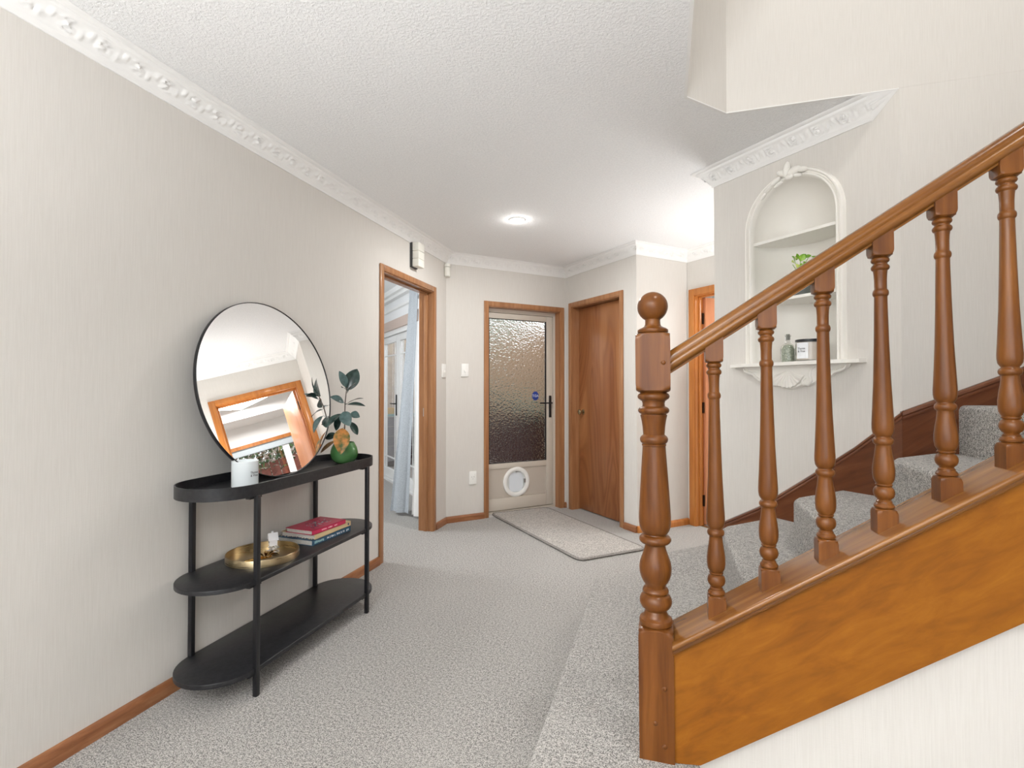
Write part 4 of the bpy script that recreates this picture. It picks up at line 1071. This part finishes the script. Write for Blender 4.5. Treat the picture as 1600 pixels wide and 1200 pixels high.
for i in range(46):
    x = random.uniform(-0.032, 0.034); y = random.gauss(0, 0.034)
    if abs(y) > 0.075: continue
    s_ = random.uniform(0.003, 0.007); add_box(bm, (x, y, 0.0208), (x+s_*0.5, y+s_*1.5, 0.0214))
bm_out('cover_print', bm, TEALP, b3)['kind'] = 'stuff'
bm = bmesh.new()
for i in range(40):
    x = random.uniform(-0.045, 0.045); y = random.gauss(0, 0.045)
    if abs(y) > 0.09: continue
    s_ = random.uniform(0.004, 0.009); add_box(bm, (x, y, 0.0207), (x+s_, y+s_, 0.0212))
bm_out('cover_print', bm, NAVYP, b3)['kind'] = 'stuff'

# ------------------------------------------------------------------ brass tray with ornaments
TX, TY = -1.698, 1.858; BR = 0.148
r = tag(empty('brass_tray', (TX, TY, MSH)), 'round brushed brass tray on the middle shelf', 'tray')
lathe('tray_dish', [(0, 0), (0, BR-0.002), (0.001, BR), (0.030, BR), (0.0315, BR-0.001), (0.030, BR-0.0025), (0.0028, BR-0.0035), (0.0026, 0)], BRASS, r, 72, 35)
TF = MSH+0.0027
# little house
hx, hy = -1.697, 1.915
r = tag(empty('house_ornament', (hx, hy, TF), radians(-38)), 'tiny white house ornament on pebbly base in the brass tray', 'ornament')
PORC = mat('white_porcelain', (0.85, 0.85, 0.87), 0.3)
bm = bmesh.new(); hw, hd, z0, z1, z2 = 0.017, 0.016, 0.036, 0.066, 0.087
vs = [bm.verts.new(p) for p in ((-hw, -hd, z0), (hw, -hd, z0), (hw, -hd, z1), (0, -hd, z2), (-hw, -hd, z1))]; v2 = [bm.verts.new((v.co.x, hd, v.co.z)) for v in vs]
bm.faces.new(vs); bm.faces.new(v2[::-1])
for i in range(5): bm.faces.new((vs[i], v2[i], v2[(i+1) % 5], vs[(i+1) % 5]))
bm_out('house_body', bm, PORC, r)
bm = bmesh.new()
for s_ in (-1, 1):
    q = [(s_*(hw+0.005), -hd-0.004, z1-0.006), (s_*(hw+0.005), hd+0.004, z1-0.006), (0, hd+0.004, z2+0.001), (0, -hd-0.004, z2+0.001)]
    lo = [bm.verts.new(p) for p in q]; hi = [bm.verts.new((p[0], p[1], p[2]+0.003)) for p in q]
    bm.faces.new(lo); bm.faces.new(hi[::-1])
    for i in range(4): bm.faces.new((lo[i], lo[(i+1) % 4], hi[(i+1) % 4], hi[i]))
bm_out('roof', bm, PORC, r)
box('chimney', (-0.012, -0.004, 0.078), (-0.005, 0.004, 0.096), PORC, r)
boxes('window_hole', [((-0.005, -hd-0.0006, 0.048), (-0.0015, -hd+0.001, 0.056)), ((0.003, -hd-0.0006, 0.048), (0.0065, -hd+0.001, 0.056)), ((-0.001, -hd-0.0006, 0.066), (0.0025, -hd+0.001, 0.071))], DARKP, r)
bm = bmesh.new(); random.seed(11)
for i in range(40):
    a_ = random.random()*2*pi; q = 0.026*sqrt(random.random()); zz = random.uniform(0.005, 0.034)
    res = bmesh.ops.create_icosphere(bm, subdivisions=1, radius=random.uniform(0.004, 0.0075))
    bmesh.ops.translate(bm, vec=(q*cos(a_), q*sin(a_), max(zz, 0.0062)), verts=res['verts'])
for v in bm.verts: v.co.z = max(v.co.z, 0.0002)
o = bm_out('pebble_base', bm, m_speck('silver_pebble', (0.45, 0.42, 0.38), (0.8, 0.78, 0.75), 120, 0.35), r, 60); o['kind'] = 'stuff'
# gold leaf sprig
r = tag(empty('gold_leaf_ornament', (-1.665, 1.838, TF)), 'curled golden leaf ornament lying in the brass tray', 'ornament')
random.seed(4)
for a_, L_, w_, zz in ((2.2, 0.075, 0.026, 0.012), (0.6, 0.06, 0.02, 0.016), (-0.5, 0.055, 0.018, 0.02), (1.2, 0.06, 0.018, 0.022), (-1.6, 0.07, 0.024, 0.012), (3.4, 0.06, 0.02, 0.018)):
    leaf_mesh('gold_leaf', (0.008*cos(a_), 0.008*sin(a_), 0.006), (L_*cos(a_)*0.8, L_*sin(a_), zz), w_, GOLD, r, (0, 0, 1), curl=0.35, fold=0.3)
tube('gold_stem', [(-0.045, -0.07, 0.007), (-0.02, -0.04, 0.012), (0.0, -0.005, 0.009), (0.01, 0.02, 0.007)], [0.005, 0.006, 0.006, 0.004], GOLD, r)

# ------------------------------------------------------------------ wall fittings
def switch(name, M, x, z, label, w_=0.072, hh=0.118, kind='switch'):
    r = tag(empty(name, M @ Vector((x, 0, z))), label, 'switch' if kind == 'switch' else 'power socket')
    I = Matrix.Translation(-(M @ Vector((x, 0, z)))) @ M @ Matrix.Translation((x, 0, z))
    box('face_plate', (-w_/2, 0, -hh/2), (w_/2, 0.011, hh/2), PLAST, r, bev=0.002, M=I)
    if kind == 'switch':
        box('rocker', (-0.008, 0.011, -0.020), (0.008, 0.017, 0.004), PLAST, r, bev=0.002, M=I)
    else:
        boxes('socket_slots', [((-0.012, 0.0108, 0.004), (-0.0095, 0.0114, 0.013)), ((0.0095, 0.0108, 0.004), (0.012, 0.0114, 0.013)), ((-0.001, 0.0108, -0.014), (0.001, 0.0114, -0.005))], DARKP, r, M=I)
        box('rocker', (0.014, 0.011, 0.022), (0.026, 0.015, 0.038), PLAST, r, bev=0.001, M=I)
    return r
switch('light_switch', M_LEFT, 4.142, 1.352, 'white light switch beside the open left doorway')
switch('light_switch', M_FRONT, 0.178, 1.361, 'white light switch on the wall left of the front door')
switch('power_socket', M_FRONT, 0.258, 0.382, 'white power socket low on wall left of front door', kind='socket')
# door chime over doorway
P0 = M_LEFT @ Vector((3.575, 0, 2.23))
r = tag(empty('door_chime', P0), 'ivory three tier door chime box above the left doorway', 'door chime')
I = Matrix.Translation(-P0) @ M_LEFT @ Matrix.Translation((3.575, 0, 2.23))
box('back_box', (-0.055, 0.0, -0.105), (0.035, 0.02, 0.085), DARKP, r, M=I)
for z0_, z1_ in ((0.022, 0.085), (-0.038, 0.020), (-0.1, -0.040)):
    box('cover_tier', (-0.050, 0.018, z0_), (0.048, 0.072, z1_), IVORY, r, bev=0.004, M=I)
# motion sensor in the corner
P0 = Vector((-1.842, 4.172, 2.24))
r = tag(empty('motion_sensor', P0, radians(-67.5)), 'small white motion sensor in the corner under the cornice', 'sensor')
bm = bmesh.new(); pts = [(-0.024, 0.028)] + [(0.030*sin(t)*0.9, 0.0-0.030*cos(t)) for t in [-1.2+2.4*i/10 for i in range(11)]] + [(0.024, 0.028)]
add_prism(bm, pts, -0.052, 0.028); bm_out('sensor_body', bm, IVORY, r, 40)
bm = bmesh.new(); add_prism(bm, [(p[0]*1.06, p[1]*1.03) for p in pts], 0.031, 0.058); bm_out('sensor_head', bm, IVORY, r, 40)
r.rotation_euler[2] = radians(-157.5+180)

# downlight
r = tag(empty('ceiling_downlight', (-1.005, 3.498, CZ)), 'small round recessed downlight glowing in the hall ceiling', 'ceiling light')
lathe('trim_ring', [(-0.0, 0.040), (-0.006, 0.042), (-0.006, 0.052), (-0.003, 0.058), (0.0, 0.059)], PLASTER, r, 40, 40)
lathe('lamp_face', [(-0.0045, 0.0), (-0.0045, 0.041)], m_emit('lamp_glow', (1, 0.97, 0.92), 40), r, 32)

# ------------------------------------------------------------------ things in the niche
def nich(wd, off, z): return NP(wd, off, z)
p = nich(0.405, -0.035, NZ0)
r = tag(empty('glass_bottle', p, radians(-45)), 'small stoppered glass bottle of pale green salts on niche ledge', 'bottle')
lathe('bottle_glass', [(0, 0), (0, 0.026), (0.003, 0.031), (0.02, 0.033), (0.070, 0.033), (0.082, 0.029), (0.092, 0.018), (0.100, 0.0115), (0.125, 0.0105), (0.128, 0.014), (0.134, 0.014), (0.134, 0.0095), (0.10, 0.0095), (0.088, 0.018), (0.07, 0.030), (0.004, 0.029), (0.003, 0)], GLASS, r, 28, 50)
lathe('green_salts', [(0.0045, 0), (0.0045, 0.0285), (0.066, 0.0295), (0.082, 0.020), (0.088, 0.0)], m_speck('sage_salts', (0.30, 0.36, 0.26), (0.56, 0.6, 0.48), 160), r, 24, 50)
lathe('stopper', [(0.112, 0), (0.112, 0.009), (0.137, 0.0095), (0.140, 0.008), (0.140, 0)], mat('grey_stopper', (0.25, 0.26, 0.22), 0.5), r, 16, 40)
p = nich(0.512, -0.03, NZ0)
r = tag(empty('jar_candle', p), 'wide glass jar candle with black rim and white label in niche', 'candle')
q = 0.056
lathe('jar_glass', [(0, 0), (0, q-0.006), (0.004, q), (0.1, q), (0.1, q-0.003), (0.008, q-0.003), (0.008, 0)], GLASS, r, 40, 40)
lathe('wax', [(0.0085, 0), (0.0085, q-0.0035), (0.090, q-0.0035), (0.090, 0)], WAX, r, 32, 40)
lathe('rim_band', [(0.0945, q-0.004), (0.0945, q+0.0012), (0.104, q+0.0012), (0.104, q-0.004)], BLACKM, r, 40, 40)
ang = math.atan2(-p.y, -p.x)-0.55
bm = bmesh.new(); A = []
for i in range(15):
    t = ang-0.5+1.0*i/14; A.append([bm.verts.new(((q+0.0008)*cos(t), (q+0.0008)*sin(t), z_)) for z_ in (0.014, 0.088)])
for P_, Q_ in zip(A, A[1:]): bm.faces.new((P_[0], Q_[0], Q_[1], P_[1]))
lab = bm_out('paper_label', bm, mat('white_label', (0.82, 0.84, 0.87), 0.6), r, 60)
cyl_text('Thyme\n& Vine', 0.013, ang-0.02, q+0.0008, 0.054, lab)
# pothos on the middle shelf
p = nich(0.468, -0.05, 1.636)
r = tag(empty('pothos_plant', p), 'bright green leafy plant in dark pot on niche middle shelf', 'potted plant')
lathe('pot', [(0, 0), (0, 0.036), (0.004, 0.040), (0.075, 0.046), (0.078, 0.046), (0.078, 0.042), (0.06, 0.041), (0.06, 0)], mat('charcoal_pot', (0.09, 0.10, 0.09), 0.5), r, 32, 40)
YG = leafmat('bright_green_leaf', (0.13, 0.33, 0.02), (0.30, 0.52, 0.05), None, 0.4); YY = leafmat('lime_leaf', (0.42, 0.55, 0.08), (0.62, 0.70, 0.22), None, 0.4)
NRt = Vector((c_, s_, 0)) if False else Vector((0.9, 0.43, 0)).normalized(); NF = Vector((0.43, -0.9, 0)).normalized()*1.0
def QQ(px, py, d=0.0): return NRt*((px-1252)*0.00298)+Vector((0, 0, 1.19-(py-611)*0.00298-1.636))+NF*d
bm = bmesh.new()
for (tx, ty, d) in ((1233, 412, 0.01), (1238, 402, 0.0), (1244, 404, 0.02), (1250, 401, 0.0), (1256, 405, 0.0), (1262, 397, 0.01), (1270, 401, 0.01)):
    add_tube(bm, [QQ(1250, 440, 0), QQ((tx+1248)/2, (ty+428)/2, d*0.5), QQ(tx, ty, d)], 0.0014, 5)
bm_out('stem', bm, YG, r, 60)
for b_, t_, wd_, m_, d in (((1237, 410), (1228, 409), 9, YY, 0.01), ((1240, 406), (1231, 399), 9, YG, 0.0), ((1242, 404), (1240, 394), 9, YG, 0.0), ((1246, 406), (1250, 395), 10, YG, 0.01), ((1250, 404), (1256, 394), 9, YG, 0.0),
                           ((1240, 412), (1236, 420), 9, YY, 0.02), ((1246, 410), (1244, 424), 10, YG, 0.02), ((1252, 406), (1256, 418), 9, YG, 0.01), ((1258, 399), (1266, 396), 7, YG, 0.0), ((1266, 398), (1282, 405), 8, YG, 0.01), ((1238, 402), (1233, 404), 8, YY, 0.02)):
    leaf_mesh('leaf', QQ(*b_, d), QQ(*t_, d+0.012), wd_*0.00298, m_, r, NF+Vector((0, 0, 0.7)), n=8)

# ------------------------------------------------------------------ curtain
def curtain(name, top, bottomc, material, parent, zt, zb, nf, amp, n=80, m=26):
    bm = bmesh.new(); rows = []
    for j in range(m+1):
        t = j/m; e = t**1.15; z_ = zt+(zb-zt)*t; row = []
        for i in range(n+1):
            s_ = i/n
            A = Vector(top[0]).lerp(Vector(top[1]), s_); B = Vector(bottomc[0]).lerp(Vector(bottomc[1]), s_)
            P_ = A.lerp(B, e); d = (Vector(bottomc[1])-Vector(bottomc[0])).normalized(); nn_ = Vector((-d.y, d.x))
            P_ = P_+nn_*amp*(0.5+0.5*t)*sin(2*pi*nf*s_+0.4*sin(3*t))+d*amp*0.35*cos(4*pi*nf*s_)
            row.append(bm.verts.new((P_.x, P_.y, z_)))
        rows.append(row)
    for A, B in zip(rows, rows[1:]):
        for i in range(n): bm.faces.new((A[i], A[i+1], B[i+1], B[i]))
    return bm_out(name, bm, material, parent, 80)
r = tag(empty('curtain', (0, 0, 0)), 'pale grey linen curtain with white lining swept aside in left doorway', 'curtain')
curtain('linen_drop', ((-2.62, 4.93), (-2.42, 4.75)), ((-2.52, 4.36), (-2.28, 4.30)), CURTG, r, 2.27, 0.03, 1.6, 0.022)
curtain('lining', ((-2.40, 4.72), (-2.1, 4.45)), ((-2.27, 4.32), (-2.05, 4.22)), CURTW, r, 2.27, 0.02, 2.5, 0.022)
tube('curtain_rod', [(-4.3, 6.66, 2.29), (-2.05, 4.41, 2.29)], 0.011, WHITE, r)

# ------------------------------------------------------------------ outdoors
gm = bmesh.new(); add_box(gm, (-14, -6, -0.3), (12, 16, -0.12))
tag(bm_out('ground', gm, m_speck('pale_paving', (0.42, 0.37, 0.33), (0.55, 0.50, 0.46), 4)), 'pale paving outside the front door and french doors', 'paving', kind='structure')
FENC = m_speck('tan_fence_boards', (0.42, 0.29, 0.19), (0.56, 0.42, 0.29), 12)
r = tag(empty('timber_fence', (0, 0, 0)), 'tan boundary fence outside, glimpsed through hammered glass and french doors', 'fence')
FE = frameM((-0.95, 5.45), (-1, 1), (-1, -1))
FE2 = frameM((-4.0, 8.5), (-1, -1), (1, -1))
for i in range(28):
    box('board', (i*0.152, -0.02-0.004*(i % 2), -0.12), (i*0.152+0.146, -0.004*(i % 2), 1.9), FENC, r, M=FE)
for i in range(20):
    box('board', (i*0.152, -0.02-0.004*(i % 2), -0.12), (i*0.152+0.146, -0.004*(i % 2), 2.7), FENC, r, M=FE2)
FE3 = frameM((-3.85, 8.35), (-1, -1), (1, -1))
r = tag(empty('slatted_screen', (0, 0, 0)), 'low dark slatted screen with teal top seen through the french doors', 'screen')
DKS = m_speck('dark_screen_slats', (0.055, 0.028, 0.03), (0.10, 0.055, 0.055), 20)
for k_ in range(5): box('slat', (0.0, 0.0, -0.1+k_*0.165), (2.6, 0.03, 0.055+k_*0.165), DKS, r, M=FE3)
box('top_board', (0.0, -0.1, 0.73), (2.6, 0.08, 0.77), mat('teal_board', (0.12, 0.30, 0.28), 0.6), r, M=FE3)
r = tag(empty('planter_box', (0, 0, 0)), 'dark maroon planter bench along the path outside the front door', 'planter')
DK = m_speck('dark_maroon_slats', (0.055, 0.028, 0.03), (0.10, 0.055, 0.055), 20)
FP = frameM((-1.35, 5.55), (-1, 1), (-1, -1))
for k_ in range(6): box('slat', (0.1, 0.0, -0.1+k_*0.165), (4.2, 0.03, 0.055+k_*0.165), DK, r, M=FP)
box('top_board', (0.05, -0.25, 0.89), (4.25, 0.05, 0.93), mat('teal_board', (0.12, 0.30, 0.28), 0.6), r, M=FP)
box('slat_end', (0.1, -0.22, -0.12), (0.13, 0.0, 0.89), DK, r, M=FP)
r = tag(empty('green_post', (-3.90, 7.34, 0)), 'green painted metal post outside the french doors', 'post')
tube('post_shaft', [(0, 0, -0.12), (0, 0, 2.3)], 0.022, mat('green_paint', (0.03, 0.20, 0.12), 0.4), r); box('post_cap', (-0.045, -0.045, 1.70), (0.045, 0.045, 1.76), DARKP, r)
r = tag(empty('yellow_bucket', (-4.50, 7.76, -0.28)), 'yellow tub on the slatted screen seen through the french doors', 'tub')
lathe('tub_shell', [(1.05, 0.0), (1.05, 0.09), (1.14, 0.12), (1.15, 0.12), (1.15, 0.11), (1.07, 0.08), (1.07, 0)], mat('yellow_plastic', (0.75, 0.42, 0.03), 0.4), r, 24, 40)
# greenery above the fence and the far garden
def bush(name, label, c, s_, nleaf, cols, seed, lsize=0.07):
    random.seed(seed); bm = bmesh.new()
    for i in range(nleaf):
        while True:
            d = Vector((random.uniform(-1, 1), random.uniform(-1, 1), random.uniform(-1, 1)))
            if 0.45 < d.length < 1: break
        p_ = Vector((d.x*s_[0], d.y*s_[1], d.z*s_[2]))
        a_ = Vector((random.uniform(-1, 1), random.uniform(-1, 1), random.uniform(-1, 1))).normalized()*lsize*random.uniform(0.5, 1)
        b_ = a_.cross(Vector((random.uniform(-1, 1), random.uniform(-1, 1), random.uniform(-1, 1)))).normalized()*lsize*0.3
        vs = [bm.verts.new(p_-a_), bm.verts.new(p_-b_), bm.verts.new(p_+a_), bm.verts.new(p_+b_)]
        f = bm.faces.new(vs); f.material_index = random.choices(range(len(cols)), [c_[1] for c_ in cols])[0]
    o = bm_out(name, bm, [c_[0] for c_ in cols], flip=False); o.location = c
    return tag(o, label, 'shrub', kind='stuff')
GA = mat('shrub_leaf_dark', (0.03, 0.09, 0.02), 0.6); GB = mat('shrub_leaf_mid', (0.10, 0.22, 0.05), 0.6); GC = mat('shrub_blossom', (0.7, 0.62, 0.55), 0.6); GD = mat('shrub_twig_brown', (0.16, 0.09, 0.05), 0.7)
bush('shrub', 'green shrub behind the fence, seen through the front door glass', (-2.75, 8.0, 2.1), (0.8, 0.8, 0.8), 2600, [(GA, 3), (GB, 4)], 1)
hc = FRM @ Vector((0.9, 4.6, 2.1))
bush('hedge', 'flowering hedge beyond the red fence, reflected in the mirror', hc, (1.9, 1.9, 0.95), 16000, [(GA, 3), (GB, 2), (GC, 3), (GD, 3)], 2, 0.07)
r = tag(empty('red_fence', (0, 0, 0)), 'red brown paling fence outside far room window, reflected in mirror', 'fence')
REDF = m_speck('red_brown_paling', (0.22, 0.055, 0.035), (0.32, 0.085, 0.055), 10)
for i in range(24):
    box('paling', (-0.9+i*0.15, 3.3, -0.12), (-0.9+i*0.15+0.135, 3.32, 1.70), REDF, r, M=FRM)
